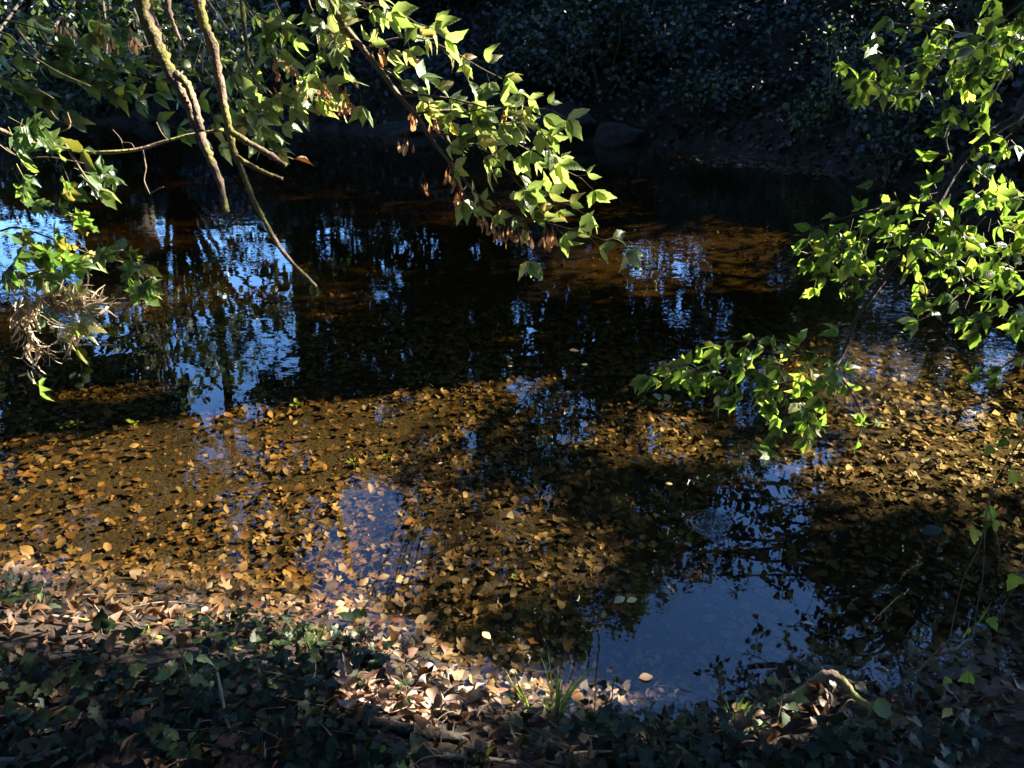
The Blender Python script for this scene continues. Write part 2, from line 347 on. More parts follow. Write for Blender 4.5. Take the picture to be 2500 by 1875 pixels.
def rough_mat(name, stops, scale=6., bump=.6, dist=.02, rough=.85, detail=8, stretch=None, moss=None, coord='Object'):
    m, n, l = new_mat(name); tc = n.new("ShaderNodeTexCoord"); mp = n.new("ShaderNodeMapping"); l.new(tc.outputs[coord], mp.inputs[0])
    if stretch: mp.inputs['Scale'].default_value = stretch
    nz = n.new("ShaderNodeTexNoise"); nz.inputs['Scale'].default_value = scale; nz.inputs['Detail'].default_value = detail; nz.inputs['Roughness'].default_value = .65; l.new(mp.outputs[0], nz.inputs['Vector'])
    rp = ramp(n, stops); l.new(nz.outputs[0], rp.inputs[0]); colr = rp.outputs[0]
    vo = n.new("ShaderNodeTexNoise"); vo.inputs['Scale'].default_value = scale * 7; vo.inputs['Detail'].default_value = 6; l.new(mp.outputs[0], vo.inputs['Vector'])
    h = math_node(n, l, 'ADD', nz.outputs[0], math_node(n, l, 'MULTIPLY', vo.outputs[0], .6))
    if moss:
        mn = n.new("ShaderNodeTexNoise"); mn.inputs['Scale'].default_value = moss[1]; mn.inputs['Detail'].default_value = 4; l.new(tc.outputs[coord], mn.inputs['Vector'])
        mr = ramp(n, [(moss[2], (0, 0, 0)), (moss[2] + .1, (1, 1, 1))]); l.new(mn.outputs[0], mr.inputs[0])
        mc = ramp(n, [(.35, tuple(c * .55 for c in moss[0])), (.7, moss[0])]); l.new(vo.outputs[0], mc.inputs[0])
        mm = n.new("ShaderNodeMix"); mm.data_type = 'RGBA'; l.new(mr.outputs[0], mm.inputs[0]); l.new(colr, mm.inputs[6]); l.new(mc.outputs[0], mm.inputs[7]); colr = mm.outputs[2]
        h = math_node(n, l, 'ADD', h, math_node(n, l, 'MULTIPLY', mr.outputs[0], .5))
    b = n.new("ShaderNodeBump"); b.inputs['Strength'].default_value = bump; b.inputs['Distance'].default_value = dist; l.new(h, b.inputs['Height'])
    p = n.new("ShaderNodeBsdfPrincipled"); p.inputs['Roughness'].default_value = rough; p.inputs['Specular IOR Level'].default_value = .3
    l.new(colr, p.inputs['Base Color']); l.new(b.outputs[0], p.inputs['Normal']); o = n.new("ShaderNodeOutputMaterial"); l.new(p.outputs[0], o.inputs[0]); return m

M = {}
M['fresh'] = leaf_mat('box_elder_leaf', [(0, (0.08, 0.12, 0.035)), (0.4, (0.125, 0.17, 0.06)), (0.8, (0.17, 0.21, 0.085)), (0.93, (0.2, 0.2, 0.08)), (1, (0.2, 0.13, 0.05))], .55, (2.2, 2.15, 1.3), vein_k=.3)
M['right'] = leaf_mat('elm_leaf', [(0, (0.0416, 0.0782, 0.0138)), (0.4, (0.0715, 0.1207, 0.023)), (0.75, (0.104, 0.1495, 0.0299)), (1, (0.156, 0.1667, 0.0403))], .55, (2.0, 2.0, 1.1), vein_k=.3)
M['maple'] = leaf_mat('maple_leaf', [(0, (.05, .10, .03)), (.6, (.08, .125, .035)), (.9, (.14, .15, .035)), (1, (.2, .16, .04))], .5, (2.1, 2.1, 1.0), rough=.34, vein_k=.25)
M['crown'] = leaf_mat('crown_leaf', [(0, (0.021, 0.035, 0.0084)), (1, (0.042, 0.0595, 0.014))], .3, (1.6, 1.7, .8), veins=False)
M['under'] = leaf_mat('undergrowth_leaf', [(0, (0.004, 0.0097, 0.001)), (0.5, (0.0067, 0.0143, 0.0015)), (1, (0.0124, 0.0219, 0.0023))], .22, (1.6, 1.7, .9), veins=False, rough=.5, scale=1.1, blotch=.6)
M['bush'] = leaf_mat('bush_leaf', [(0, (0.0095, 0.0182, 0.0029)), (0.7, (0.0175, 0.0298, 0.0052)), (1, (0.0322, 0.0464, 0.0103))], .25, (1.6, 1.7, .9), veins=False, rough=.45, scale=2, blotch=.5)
M['pale'] = leaf_mat('nettle_leaf', [(0, (.06, .10, .035)), (1, (.12, .16, .06))], .35, (1.7, 1.8, .9), rough=.6)
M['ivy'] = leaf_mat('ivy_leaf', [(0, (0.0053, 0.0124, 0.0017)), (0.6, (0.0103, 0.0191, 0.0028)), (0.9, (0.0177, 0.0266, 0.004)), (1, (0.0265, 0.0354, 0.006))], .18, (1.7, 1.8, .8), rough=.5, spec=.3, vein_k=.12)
M['litter'] = leaf_mat('dry_leaf', [(0, (0.0365, 0.014, 0.0033)), (0.4, (0.0641, 0.0279, 0.0073)), (0.75, (0.0915, 0.0444, 0.0125)), (1, (0.1189, 0.0658, 0.0207))], .2, (1.3, 1.1, .8), rough=.65, blotch=.5, vein_k=.12)
M['bleached'] = leaf_mat('bleached_leaf', [(0, (.16, .09, .055)), (.5, (.27, .17, .11)), (1, (.40, .29, .2))], .2, (1.3, 1.1, .8), rough=.65, blotch=.5, vein_k=.12)  # bleached leaves, colour also lifted to make the heap look sunlit
M['bed'] = leaf_mat('sunken_leaf', [(0, (0.03, 0.0134, 0.002)), (0.15, (0.0492, 0.0217, 0.0031)), (0.35, (0.0847, 0.037, 0.0046)), (0.5, (0.041, 0.0206, 0.0031)), (0.65, (0.1011, 0.0484, 0.0056)), (0.8, (0.0683, 0.0432, 0.0051)), (0.92, (0.1175, 0.0556, 0.0066)), (1, (0.0956, 0.0309, 0.0051))], 0, rough=.6, blotch=.5, vein_k=.12)
BEDC = {'ochre': (.40, .25, .07), 'russet': (.36, .15, .055), 'olive': (.24, .19, .055), 'dark brown': (.11, .06, .022), 'pinkish tan': (.45, .26, .16)}
for k, c in BEDC.items():
    c = tuple(v * k_ for v, k_ in zip(c, (.24, .17, .075))); M['bed ' + k] = leaf_mat('sunken_leaf_' + k.replace(' ', '_'), [(0, tuple(v * .75 for v in c)), (1, tuple(min(1, v * 1.2) for v in c))], 0, rough=.6, blotch=.5, vein_k=.12)
M['seed'] = leaf_mat('samara', [(0, (.20, .10, .05)), (.6, (.36, .20, .10)), (1, (.48, .34, .18))], .4, (1.3, 1.1, .8), rough=.6)
M['straw'] = leaf_mat('straw', [(0, (0.256, 0.176, 0.096)), (1, (0.48, 0.384, 0.256))], .2, (1.2, 1.1, .9), rough=.7, veins=False)
M['grass'] = leaf_mat('grass_blade', [(0, (.06, .11, .02)), (1, (.12, .17, .04))], .45, (1.9, 1.9, .9), veins=False)
M['water_leaf'] = leaf_mat('water_leaf', [(0, (.11, .18, .02)), (1, (.2, .28, .035))], .35, (1.6, 1.7, .8))
M['yellow'] = leaf_mat('yellow_leaf', [(0, (.42, .33, .08)), (1, (.55, .46, .2))], .3, (1.2, 1.1, .8), rough=.5)
M['bark'] = rough_mat('bark', [(0.3, (0.018, 0.0132, 0.0096)), (0.7, (0.06, 0.045, 0.033))], 9, .9, .02, moss=((.06, .075, .02), 4, .58), stretch=(1, 1, .3))
M['mossy'] = rough_mat('mossy_bark', [(.3, (.07, .045, .03)), (.7, (.22, .15, .10))], 14, 1., .012, moss=((.23, .21, .055), 8, .44))
M['twig'] = rough_mat('twig_bark', [(0.3, (0.048, 0.032, 0.02)), (0.7, (0.152, 0.112, 0.068))], 25, .6, .004)
M['green_twig'] = rough_mat('green_twig', [(.3, (.09, .09, .03)), (.7, (.20, .16, .07))], 30, .4, .003)
M['rock'] = rough_mat('rock', [(0.3, (0.005, 0.0045, 0.0032)), (0.7, (0.0187, 0.0167, 0.0114))], 3.5, 1., .06, moss=((.05, .06, .02), 2.2, .60))
M['soil'] = rough_mat('soil', [(0.3, (0.0059, 0.0034, 0.0016)), (0.5, (0.0149, 0.0084, 0.004)), (0.75, (0.0297, 0.0174, 0.0079))], 5, 1., .04, detail=12)
M['drywood'] = rough_mat('dry_wood', [(0.3, (0.105, 0.0713, 0.045)), (0.7, (0.315, 0.2475, 0.1725))], 22, .8, .006, moss=((.2, .2, .06), 9, .6))

m, n, l = new_mat('stream_water')
tc = n.new("ShaderNodeTexCoord"); mp = n.new("ShaderNodeMapping"); l.new(tc.outputs['Object'], mp.inputs[0]); mp.inputs['Scale'].default_value = (1, 1.7, 1)
def noise(sc, det, dist=0.):
    z = n.new("ShaderNodeTexNoise"); z.inputs['Scale'].default_value = sc; z.inputs['Detail'].default_value = det; z.inputs['Distortion'].default_value = dist; l.new(mp.outputs[0], z.inputs['Vector']); return z.outputs[0]
big, small, mask = noise(1.6, 1.5, .4), noise(7., 2., .6), noise(.55, 1.)
sx = n.new("ShaderNodeSeparateXYZ"); l.new(tc.outputs['Object'], sx.inputs[0])
def smoothr(v, a, b):
    r = n.new("ShaderNodeMapRange"); r.interpolation_type = 'SMOOTHSTEP'; r.inputs[1].default_value = a; r.inputs[2].default_value = b; l.new(v, r.inputs[0]); return r.outputs[0]
cur = math_node(n, l, 'MULTIPLY', smoothr(sx.outputs[0], .8, 3.2), smoothr(sx.outputs[1], 3.2, 5.0))      # livelier current on the right
amp = math_node(n, l, 'ADD', math_node(n, l, 'MULTIPLY', smoothr(mask, .42, .62), .5), math_node(n, l, 'ADD', math_node(n, l, 'MULTIPLY', cur, 1.2), math_node(n, l, 'MULTIPLY', smoothr(sx.outputs[1], 3.5, 9.0), .22)))
def rings(px_, py_, wl_, rad, gain):
    c = on_plane(px_, py_, 0); vm = n.new("ShaderNodeVectorMath"); vm.operation = 'DISTANCE'; l.new(tc.outputs['Object'], vm.inputs[0]); vm.inputs[1].default_value = tuple(float(v) for v in c)
    s_ = math_node(n, l, 'SINE', math_node(n, l, 'MULTIPLY', vm.outputs['Value'], 6.283 / wl_)); return math_node(n, l, 'MULTIPLY', math_node(n, l, 'MULTIPLY', s_, smoothr(vm.outputs['Value'], rad, rad * .3)), gain)
h = math_node(n, l, 'ADD', math_node(n, l, 'MULTIPLY', math_node(n, l, 'ADD', math_node(n, l, 'MULTIPLY', small, .17), .0), amp), math_node(n, l, 'MULTIPLY', big, .24))
for a in ((1728, 1275, .028, .16, .022), (2240, 1130, .03, .28, .06), (2180, 980, .045, .5, .12), (2360, 700, .06, .6, .10)): h = math_node(n, l, 'ADD', h, rings(*a))
b = n.new("ShaderNodeBump"); b.inputs['Strength'].default_value = 1.0; b.inputs['Distance'].default_value = .0075; l.new(h, b.inputs['Height'])
gi = n.new("ShaderNodeNewGeometry"); dt = n.new("ShaderNodeVectorMath"); dt.operation = 'DOT_PRODUCT'; l.new(gi.outputs['Incoming'], dt.inputs[0]); l.new(b.outputs[0], dt.inputs[1])
cth = math_node(n, l, 'ABSOLUTE', dt.outputs['Value'])       # Schlick reflectance of water, the same from both sides
fres = math_node(n, l, 'MULTIPLY_ADD', math_node(n, l, 'POWER', math_node(n, l, 'SUBTRACT', 1.0, cth), 5.0), .98, .02)
gl = n.new("ShaderNodeBsdfGlossy"); gl.inputs['Roughness'].default_value = 0.0; gl.inputs['Color'].default_value = (1, 1, 1, 1); l.new(b.outputs[0], gl.inputs['Normal'])
tr = n.new("ShaderNodeBsdfTransparent"); tr.inputs[0].default_value = (.98, .97, .94, 1)
mix = n.new("ShaderNodeMixShader"); l.new(fres, mix.inputs[0]); l.new(tr.outputs[0], mix.inputs[1]); l.new(gl.outputs[0], mix.inputs[2])
o_ = n.new("ShaderNodeOutputMaterial"); l.new(mix.outputs[0], o_.inputs[0]); M['water'] = m
va = n.new("ShaderNodeVolumeAbsorption"); va.inputs['Color'].default_value = (.71, .62, .26, 1); va.inputs['Density'].default_value = 2.0; l.new(va.outputs[0], o_.inputs['Volume'])     # tea-brown water: deep places swallow the light

# ------------------------------------------------------------------ ground and water
def axis(segs):
    out = []
    for a, b_, st in segs: out += list(np.arange(a, b_, st))
    return np.array(out + [segs[-1][1]])
gx = axis([(-90, -20, 5), (-20, -8, .5), (-8, -3, .16), (-3, 3.5, .05), (3.5, 9, .16), (9, 20, .6), (20, 90, 5)])
gy = axis([(-60, -6, 6), (-6, 1.2, .3), (1.2, 3.6, .045), (3.6, 9, .12), (9, 26, .22), (26, 110, 6)])
X, Y = np.meshgrid(gx, gy); Z = height(X, Y); V = np.stack([X, Y, Z], -1).reshape(-1, 3); nx, ny = len(gx), len(gy)
i = (np.arange(ny - 1)[:, None] * nx + np.arange(nx - 1)[None]).ravel()
T = np.vstack([np.stack([i, i + 1, i + nx + 1], 1), np.stack([i, i + nx + 1, i + nx], 1)])
tag(obj('ground', mesh_tris('ground', V, T), M['soil']), kind='structure')
wv = np.array([(x_, y_, z_) for z_ in (0, -4) for (x_, y_) in ((-85, 1.2), (85, 1.2), (85, 40), (-85, 40))], float)
tag(obj('stream_water', mesh_tris('stream_water', wv, [(0, 1, 2), (0, 2, 3), (4, 6, 5), (4, 7, 6), (0, 5, 1), (0, 4, 5), (1, 6, 2), (1, 5, 6), (2, 7, 3), (2, 6, 7), (3, 4, 0), (3, 7, 4)], smooth=False), M['water']), kind='structure')

# ------------------------------------------------------------------ rocks at the foot of the far bank
def rock(x, y, wx, wy, wz, label, seed, sink=.3):
    import bmesh
    bm = bmesh.new(); bmesh.ops.create_icosphere(bm, subdivisions=4, radius=1)
    r = np.random.default_rng(seed); ps = r.normal(size=(16, 3)); ps /= np.linalg.norm(ps, axis=1)[:, None]; ds = .62 + .3 * r.random(16)
    for v in bm.verts:
        c = np.array(v.co); 
        for p_, d_ in zip(ps, ds):
            e = c @ p_ - d_
            if e > 0: c = c - p_ * e * .85
        c = c * (1 + .03 * math.sin(c[0] * 9 + seed) + .03 * math.sin(c[1] * 11 + c[2] * 7)); v.co = (c[0] * wx, c[1] * wy, c[2] * wz)
    me = bpy.data.meshes.new('rock'); bm.to_mesh(me); bm.free()
    for p_ in me.polygons: p_.use_smooth = True
    o = obj('rock', me, M['rock'], None, (x, y, wz * (1 - 2 * sink) + .0)); tag(o, label, 'rock', 'rocks along the far waterline'); return o
def wl_pos(x, y): p = on_plane(x, y, 0); return p[0], p[1]
for (x, y, wx, wy, wz, lab, sd) in [
    (1512, 348, .62, .5, .30, 'pale low boulder at the waterline under the hanging bush', 1),
    (1385, 335, .75, .6, .62, 'tall dark rock face left of the pale low boulder', 2),
    (395, 296, .85, .6, .42, 'grey rounded rock on the far shore behind the mossy limb', 3),
    (1000, 322, .8, .6, .22, 'dark wet rock on the far shore behind the drooping branch', 6)]:
    px_, py_ = wl_pos(x, y); rock(px_, py_, wx, wy, wz, lab, sd)

# ------------------------------------------------------------------ undergrowth on the far bank
N = 105000
ux = rng.uniform(-15, 12, N); uy = rng.uniform(8, 26, N); d = far_dist(ux, uy); k = (d > .02) & (d < 6.2); ux, uy, d = ux[k], uy[k], d[k]
hump = np.maximum(0, .35 + .55 * vnoise(ux, uy, 2.1, 7) + .3 * vnoise(ux, uy, 5, 8)) * sstep(d / .45)
up_ = rng.random(len(ux)) ** .4 * hump
P = np.stack([ux, uy - .5 * up_, height(ux, uy) + .03 + up_], 1)
Yd = unit(randn(len(P)) * [1, 1, .4] + [0, -.5, -.5]); Nn = unit(randn(len(P)) * .5 + [0, -.4, .9])
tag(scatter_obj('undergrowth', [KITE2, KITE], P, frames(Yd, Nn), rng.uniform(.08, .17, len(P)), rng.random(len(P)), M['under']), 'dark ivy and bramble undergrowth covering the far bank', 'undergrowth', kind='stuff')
def bush(label, cx, cy, cz, rx, ry, rz, nl, size, mat, tm=L_UND, droop=.6, name='bush', group=None, nstem=9):
    gz = float(height(cx, cy)); t = thing(name, label, 'bush', (cx, cy, max(gz - .05, -.1)), group); b = np.array(t.location)
    nc = max(6, nl // 70); C = unit(randn(nc)) * (rng.random(nc) ** .35)[:, None] * [rx, ry, rz] + [cx, cy, cz]
    tips = C[:nstem]; parts = []
    for q in tips:
        mid = (b + q) / 2 + randn(1)[0] * .12 + [0, 0, .15 * rz]; pp = smooth_path([b + randn(1)[0] * [.12, .12, .0], mid, q], 5); parts.append(tube_arrays(pp, np.linspace(.022, .006, len(pp)), 5))
    V, T = join(parts); obj('stems', mesh_tris('stems', V - b, T), M['twig'], t)
    P = np.repeat(C, nl // nc, 0); P = P + randn(len(P)) * [.22, .22, .16]
    Yd = unit(randn(len(P)) + [0, -.5, -droop]); Nn = unit(randn(len(P)) * .6 + [.1, -.5, .8])
    o = scatter_obj('foliage', tm, P, frames(Yd, Nn), rng.uniform(.7, 1.2, len(P)) * size, rng.random(len(P)), mat, t); tag(o, kind='stuff'); return t
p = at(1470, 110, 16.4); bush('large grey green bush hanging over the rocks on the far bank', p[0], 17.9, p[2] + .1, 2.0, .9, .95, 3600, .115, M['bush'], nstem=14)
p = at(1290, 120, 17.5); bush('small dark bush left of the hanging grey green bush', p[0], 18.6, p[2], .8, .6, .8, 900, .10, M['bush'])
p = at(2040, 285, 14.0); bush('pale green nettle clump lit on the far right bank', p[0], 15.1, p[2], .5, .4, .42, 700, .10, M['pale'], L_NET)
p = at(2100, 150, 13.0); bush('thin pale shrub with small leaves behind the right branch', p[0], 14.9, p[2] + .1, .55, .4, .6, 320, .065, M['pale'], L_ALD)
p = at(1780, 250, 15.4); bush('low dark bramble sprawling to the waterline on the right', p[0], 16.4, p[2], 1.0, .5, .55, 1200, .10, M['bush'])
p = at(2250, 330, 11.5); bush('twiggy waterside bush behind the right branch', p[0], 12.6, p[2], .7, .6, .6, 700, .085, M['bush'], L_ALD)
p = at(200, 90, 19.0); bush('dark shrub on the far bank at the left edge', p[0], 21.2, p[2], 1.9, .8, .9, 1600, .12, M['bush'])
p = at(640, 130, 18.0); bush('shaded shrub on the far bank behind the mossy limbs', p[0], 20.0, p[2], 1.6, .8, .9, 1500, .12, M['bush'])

# ------------------------------------------------------------------ trees
def tree(name, label, base, top, r0, clumps, lsize, leaves_per=420, cr=1.0, tm=L_FAR, sun=True, skyw=True, group=None, mat=None, free=0):
    bx, by = base; b = np.array([bx, by, float(height(bx, by)) - .15]); t = thing(name, label, 'tree', b, group)
    top = np.array(top, float); mid = (b + top) / 2 + randn(1)[0] * [.25, .25, 0]
    tp = smooth_path([b, b * .7 + top * .3 + randn(1)[0] * [.15, .15, 0], mid, top], 8); rad = np.linspace(r0, r0 * .3, len(tp)); rad[0] *= 1.5; rad[1] *= 1.2
    tube('trunk', tp, rad, M['bark'], t, 12, .07)
    C = np.array(clumps); A, B, LP, LY = [], [], [], []
    for qi, q in enumerate(C):
        bound = qi < len(C) - free
        k = int(np.clip(np.argmin(np.abs(tp[:, 2] - (q[2] - .35 * np.hypot(*(q[:2] - top[:2]))))), 3, len(tp) - 1)); s = tp[k]
        m_ = s * .5 + q * .5 + [0, 0, .18 * np.linalg.norm(q - s)] + randn(1)[0] * .2
        lp = smooth_path([s, m_, q], 7)
        if bound and sun and (~gap_mask(lp[2:], True, False)).mean() > .4: continue
        if bound and sun and not gap_mask(smooth_path(lp, 3), True, False, LIT[8:14]).all(): continue
        if bound and skyw and (~gap_mask(lp[len(lp) // 2:], False, True)).mean() > .6: continue
        lr = np.linspace(min(.06 if bound else .03, rad[k] * .6), .014, len(lp)); tube('limb', lp, lr, M['bark'], t, 6, .05)
        axis_ = unit(q - m_); nt = max(6, leaves_per // 13)
        st = lp[rng.integers(len(lp) // 2, len(lp), nt)]
        dv = unit(randn(nt) + axis_ * .5) * (rng.random(nt) ** .5)[:, None] * cr
        j = st + dv * rng.uniform(.35, .8, (nt, 1)); e = j + unit(dv + randn(nt) * .35 * cr + [0, 0, -.12]) * rng.uniform(.3, .65, (nt, 1)) * max(cr, .6)
        kp = gap_mask((j + e) / 2, sun, skyw) & gap_mask(e, sun, False) & gap_mask((st + j) / 2, sun, False) & gap_mask(j, sun, False) & ((j + e)[:, 2] > .7); st, j, e = st[kp], j[kp], e[kp]
        if not len(e): continue
        A += [st, j]; B += [j, e]
        nl = 13; f = rng.uniform(-.25, 1.05, (len(e), nl, 1)); pos = j[:, None] * (1 - f) + e[:, None] * f
        side = randn(len(e) * nl).reshape(len(e), nl, 3); LP.append((pos + side * .035).reshape(-1, 3)); LY.append((unit(e - j)[:, None] * .7 + side * .8 + [0, 0, -.25]).reshape(-1, 3))
    if A:
        A = np.vstack(A); B = np.vstack(B); V, T = thin_sticks(A, B, .008); tag(obj('twigs', mesh_tris('twigs', V - b, T), M['bark'], t), kind='stuff')
        P = np.vstack(LP); Yd = np.vstack(LY)
        kp = gap_mask(P, sun, skyw); P, Yd = P[kp], Yd[kp]
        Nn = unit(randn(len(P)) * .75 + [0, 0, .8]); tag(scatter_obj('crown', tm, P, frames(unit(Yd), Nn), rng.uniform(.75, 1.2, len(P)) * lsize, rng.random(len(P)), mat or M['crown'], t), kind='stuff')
    return t
def spaced(Q, dmin):
    keep = []
    for q in Q:
        if all(np.linalg.norm(q - k_) > dmin for k_ in keep): keep.append(q)
    return np.array(keep)

# overhead crown clumps added to block sky light, above the sky the water mirrors
OV_ = np.stack([rng.uniform(-10, 9, 2200), rng.uniform(-1, 17, 2200), rng.uniform(8.5, 14, 2200)], 1)
OV_ = OV_[(OV_[:, 2] + CAMZ) / np.hypot(OV_[:, 0], OV_[:, 1]) > 1.22]; OV_ = OV_[gap_mask(OV_, True, False)]; OV_ = spaced(OV_, 1.22)
ALLT = [((7.6, 3.6), 'R0'), ((8.4, 9.28), 'R1'), ((10.2, 11.05), 'R2'), ((-8., 1.), 'N1'), ((-.8, -3.6), 'N0'), ((-6., 22.6), 'F2'), ((-1.6, 21.6), 'F3'), ((2.6, 21.), 'F4')]
OWN = np.argmin(np.stack([np.hypot(OV_[:, 0] - b[0][0], OV_[:, 1] - b[0][1]) - (4 if b[1][0] == 'F' else 0) for b in ALLT]), 0)
def over(key): return OV_[OWN == [b[1] for b in ALLT].index(key)]
def with_over(cl, key): o_ = over(key); return np.vstack([cl, o_]) if len(o_) else cl
# trees on the right bank: they stand between the low sun and the stream
pts = np.stack([rng.uniform(-8, 6, 1500), rng.uniform(1.2, 16.5, 1500)], 1)
pts = np.column_stack([pts, np.maximum(height(pts[:, 0], pts[:, 1]), -.2)])
DARK = [(BED, [(1500, 1150), (2000, 1250), (2100, 1700), (1300, 1700), (1350, 1450), (1560, 1430), (1560, 1280)]), (BED, [(0, 900), (1300, 700), (1700, 800), (1500, 850), (1100, 880), (400, 990), (0, 1030)]), (.3, [(0, 1600), (800, 1600), (800, 1680), (1100, 1850), (0, 1830)]), (BED, [(2000, 1250), (2500, 1250), (2500, 1750), (2100, 1750)]), (BED, [(200, 340), (1300, 340), (1300, 640), (200, 800)]), (BED, [(1000, 560), (1350, 500), (1350, 640), (1050, 700)]), (BED, [(1250, 690), (2000, 640), (2000, 700), (1300, 745)]), (BED, [(900, 380), (1900, 400), (1900, 480), (900, 520)]), (.2, [(1250, 1700), (1800, 1750), (2500, 1750), (2500, 1875), (1300, 1875)])]  # stretches to keep dark: extra leaf clumps are added sunward of them
dk = []
for zz, poly in DARK:
    pa = np.array(poly); xx = rng.uniform(pa[:, 0].min(), pa[:, 0].max(), 400); yy = rng.uniform(pa[:, 1].min(), pa[:, 1].max(), 400); m_ = inpoly(xx, yy, poly); dk += [on_plane(a, b_, zz) for a, b_ in zip(xx[m_][:240 if zz == .3 else 110], yy[m_][:240 if zz == .3 else 110])]
dk = np.array(dk)
extra = np.stack([rng.uniform(-9, 5, 160), rng.uniform(17.5, 20.5, 160), rng.uniform(.5, 3.2, 160)], 1); pts = np.vstack([pts, extra])
xt = rng.uniform(7.6, 11.2, len(pts)); k = (xt - pts[:, 0]) / S[0]; Q = pts + S * k[:, None]
Q = Q[(Q[:, 2] > 1.6)]; Q = spaced(Q, .84); Qd = dk + S * ((rng.uniform(6.8, 10.5, len(dk)) - dk[:, 0]) / S[0])[:, None]; Qd = Qd[gap_mask(Qd, True, True) & (Qd[:, 2] > 1.6)]; Qd = spaced(Qd, .7)
RT = [((7.6, 3.6), 8.6, .26), ((8.4, 9.28), 9.8, .40), ((10.2, 11.05), 11.2, .34), ((9.4, 15.2), 10.5, .30), ((10.5, 19.0), 11.5, .34), ((10.0, 23.2), 11.8, .3)]
RL = ['slender tree on the right bank nearest the camera', 'stout tree at the bend of the right bank', 'tall tree set back on the right bank', 'tree on the right bank where it turns to the far shore', 'tree behind the far right corner of the stream', 'tall tree high on the far right slope']
own = np.argmin(np.stack([np.hypot(Q[:, 0] - b[0][0], Q[:, 1] - b[0][1]) for b in RT]), 0)
ownd = np.argmin(np.stack([np.hypot(Qd[:, 0] - b[0][0], Qd[:, 1] - b[0][1]) for b in RT]), 0)
for i_, ((b_, hh, rr), lab) in enumerate(zip(RT, RL)):
    cl = Q[own == i_]
    nf = len(over('R%d' % i_)) if i_ < 3 else 0
    if i_ < 3: cl = with_over(cl, 'R%d' % i_); hh += 1.5
    cl = np.vstack([cl, Qd[ownd == i_]]); nf += int((ownd == i_).sum())
    if len(cl): tree('tree', lab, b_, (b_[0] + rng.normal() * .4, b_[1] + rng.normal() * .4, hh), rr, cl, .09 if i_ == 0 else .12, 430 if i_ == 0 else 420, 1.05, free=nf, group='trees along the stream')

# trees on the far bank, mirrored in the water
def mdir(x, y, dist):                # a point whose reflection shows at pixel (x, y), at a given distance along the ground
    d_ = ray(x, y); k_ = dist / np.hypot(d_[0], d_[1]); return np.array([d_[0] * k_, d_[1] * k_, -d_[2] * k_ - CAMZ])
FT = [((-17.0, 24.0), 13.5, .30), ((-11.0, 23.5), 15.0, .34), ((-6.0, 22.6), 15.5, .36), ((-1.6, 21.6), 16.5, .38), ((2.6, 21.0), 16.0, .36), ((6.6, 20.6), 10.5, .3)]
FL = ['far bank tree at the left end of the row', 'broad tree on the far bank left of the mossy limbs', 'tall tree on the far bank behind the mossy limbs', 'tallest tree on the far bank behind the middle branch', 'tall tree rising behind the grey green bush', 'lower tree at the right end of the far row']
Q = []
for i_ in range(2200):
    x = rng.uniform(-250, 1760 if i_ % 2 else 2200); y = rng.uniform(440, 1680) if i_ % 2 else rng.uniform(400, 850)
    lim = np.interp(x, [-250, 300, 700, 1000, 1300, 1560, 1640, 1800], [1500, 1480, 1420, 1560, 1650, 1560, 1350, 1050])
    if y > lim + rng.normal() * 40: continue
    Q.append(mdir(x, y, rng.uniform(20.5, 24.5)))
Q = np.array(Q); Q = Q[Q[:, 2] > height(Q[:, 0], Q[:, 1]) + .8]; Q = spaced(Q, 1.1)
own = np.argmin(np.stack([np.hypot(Q[:, 0] - b[0][0], Q[:, 1] - b[0][1]) for b in FT]), 0)
for i_, ((b_, hh, rr), lab) in enumerate(zip(FT, FL)):
    cl = Q[own == i_]
    nf = len(over('F%d' % i_)) if i_ in (2, 3, 4) else 0
    if nf: cl = with_over(cl, 'F%d' % i_)
    if len(cl): tree('tree', lab, b_, (b_[0] + rng.normal() * .5, b_[1] + rng.normal() * .5, hh), rr, cl, .195, 490, 1.3, free=nf, group='trees along the stream')

# alder reaching over the right of the stream, and one leaning over from the far left
Q = [mdir(x, y, dd) for (x, y, dd) in [(2150, 1250, 8.6), (2260, 1330, 8.3), (2180, 1420, 8.2), (2300, 1450, 8.0), (2400, 1350, 8.4), (2050, 1330, 8.8), (2260, 1560, 7.8), (2400, 1600, 7.8), (2330, 1700, 7.6), (2480, 1480, 8.2), (2130, 1180, 9.0), (1960, 1190, 9.2), (1900, 1330, 9.0), (1990, 1440, 8.6), (2100, 1540, 8.2), (1930, 1620, 8.0), (1760, 1690, 8.0), (2480, 1200, 8.8), (2350, 1120, 9.2), (1700, 1190, 9.6), (1560, 1250, 9.6), (1620, 1340, 9.4), (1480, 1320, 9.6), (1500, 1180, 9.8), (2060, 1480, 8.4), (2000, 1560, 8.2), (1900, 1690, 7.9), (1830, 1640, 8.0), (2080, 1250, 8.9), (2010, 1160, 9.2), (1560, 1400, 9.3), (1850, 1260, 9.2)]]
tree('alder_tree', 'alder spreading over the right side of the stream', (7.2, 9.9), (6.6, 9.8, 8.2), .26, Q, .085, 330, .64, tm=L_ALD, sun=True, skyw=False, group='trees along the stream')
SKYW = SKY; SKY = []
Q = [mdir(x, y, dd) for (x, y, dd) in [(620, 560, 14.0), (640, 640, 13.5), (560, 620, 14), (690, 700, 13), (520, 700, 13.4), (600, 760, 12.5), (680, 800, 12), (480, 780, 12.8), (450, 660, 14), (380, 740, 13.5), (320, 820, 13), (230, 760, 13.5), (560, 860, 11.8), (660, 900, 11.5), (760, 760, 12.5), (780, 650, 13.5), (420, 880, 12), (150, 850, 12.5), (540, 950, 11.4)]]
tree('alder_tree', 'alder leaning low over the water from the far left bank', (-8.6, 20.6), (-6.0, 15.0, 6.4), .24, Q, .115, 150, .8, tm=L_ALD, sun=False, skyw=False, group='trees along the stream')
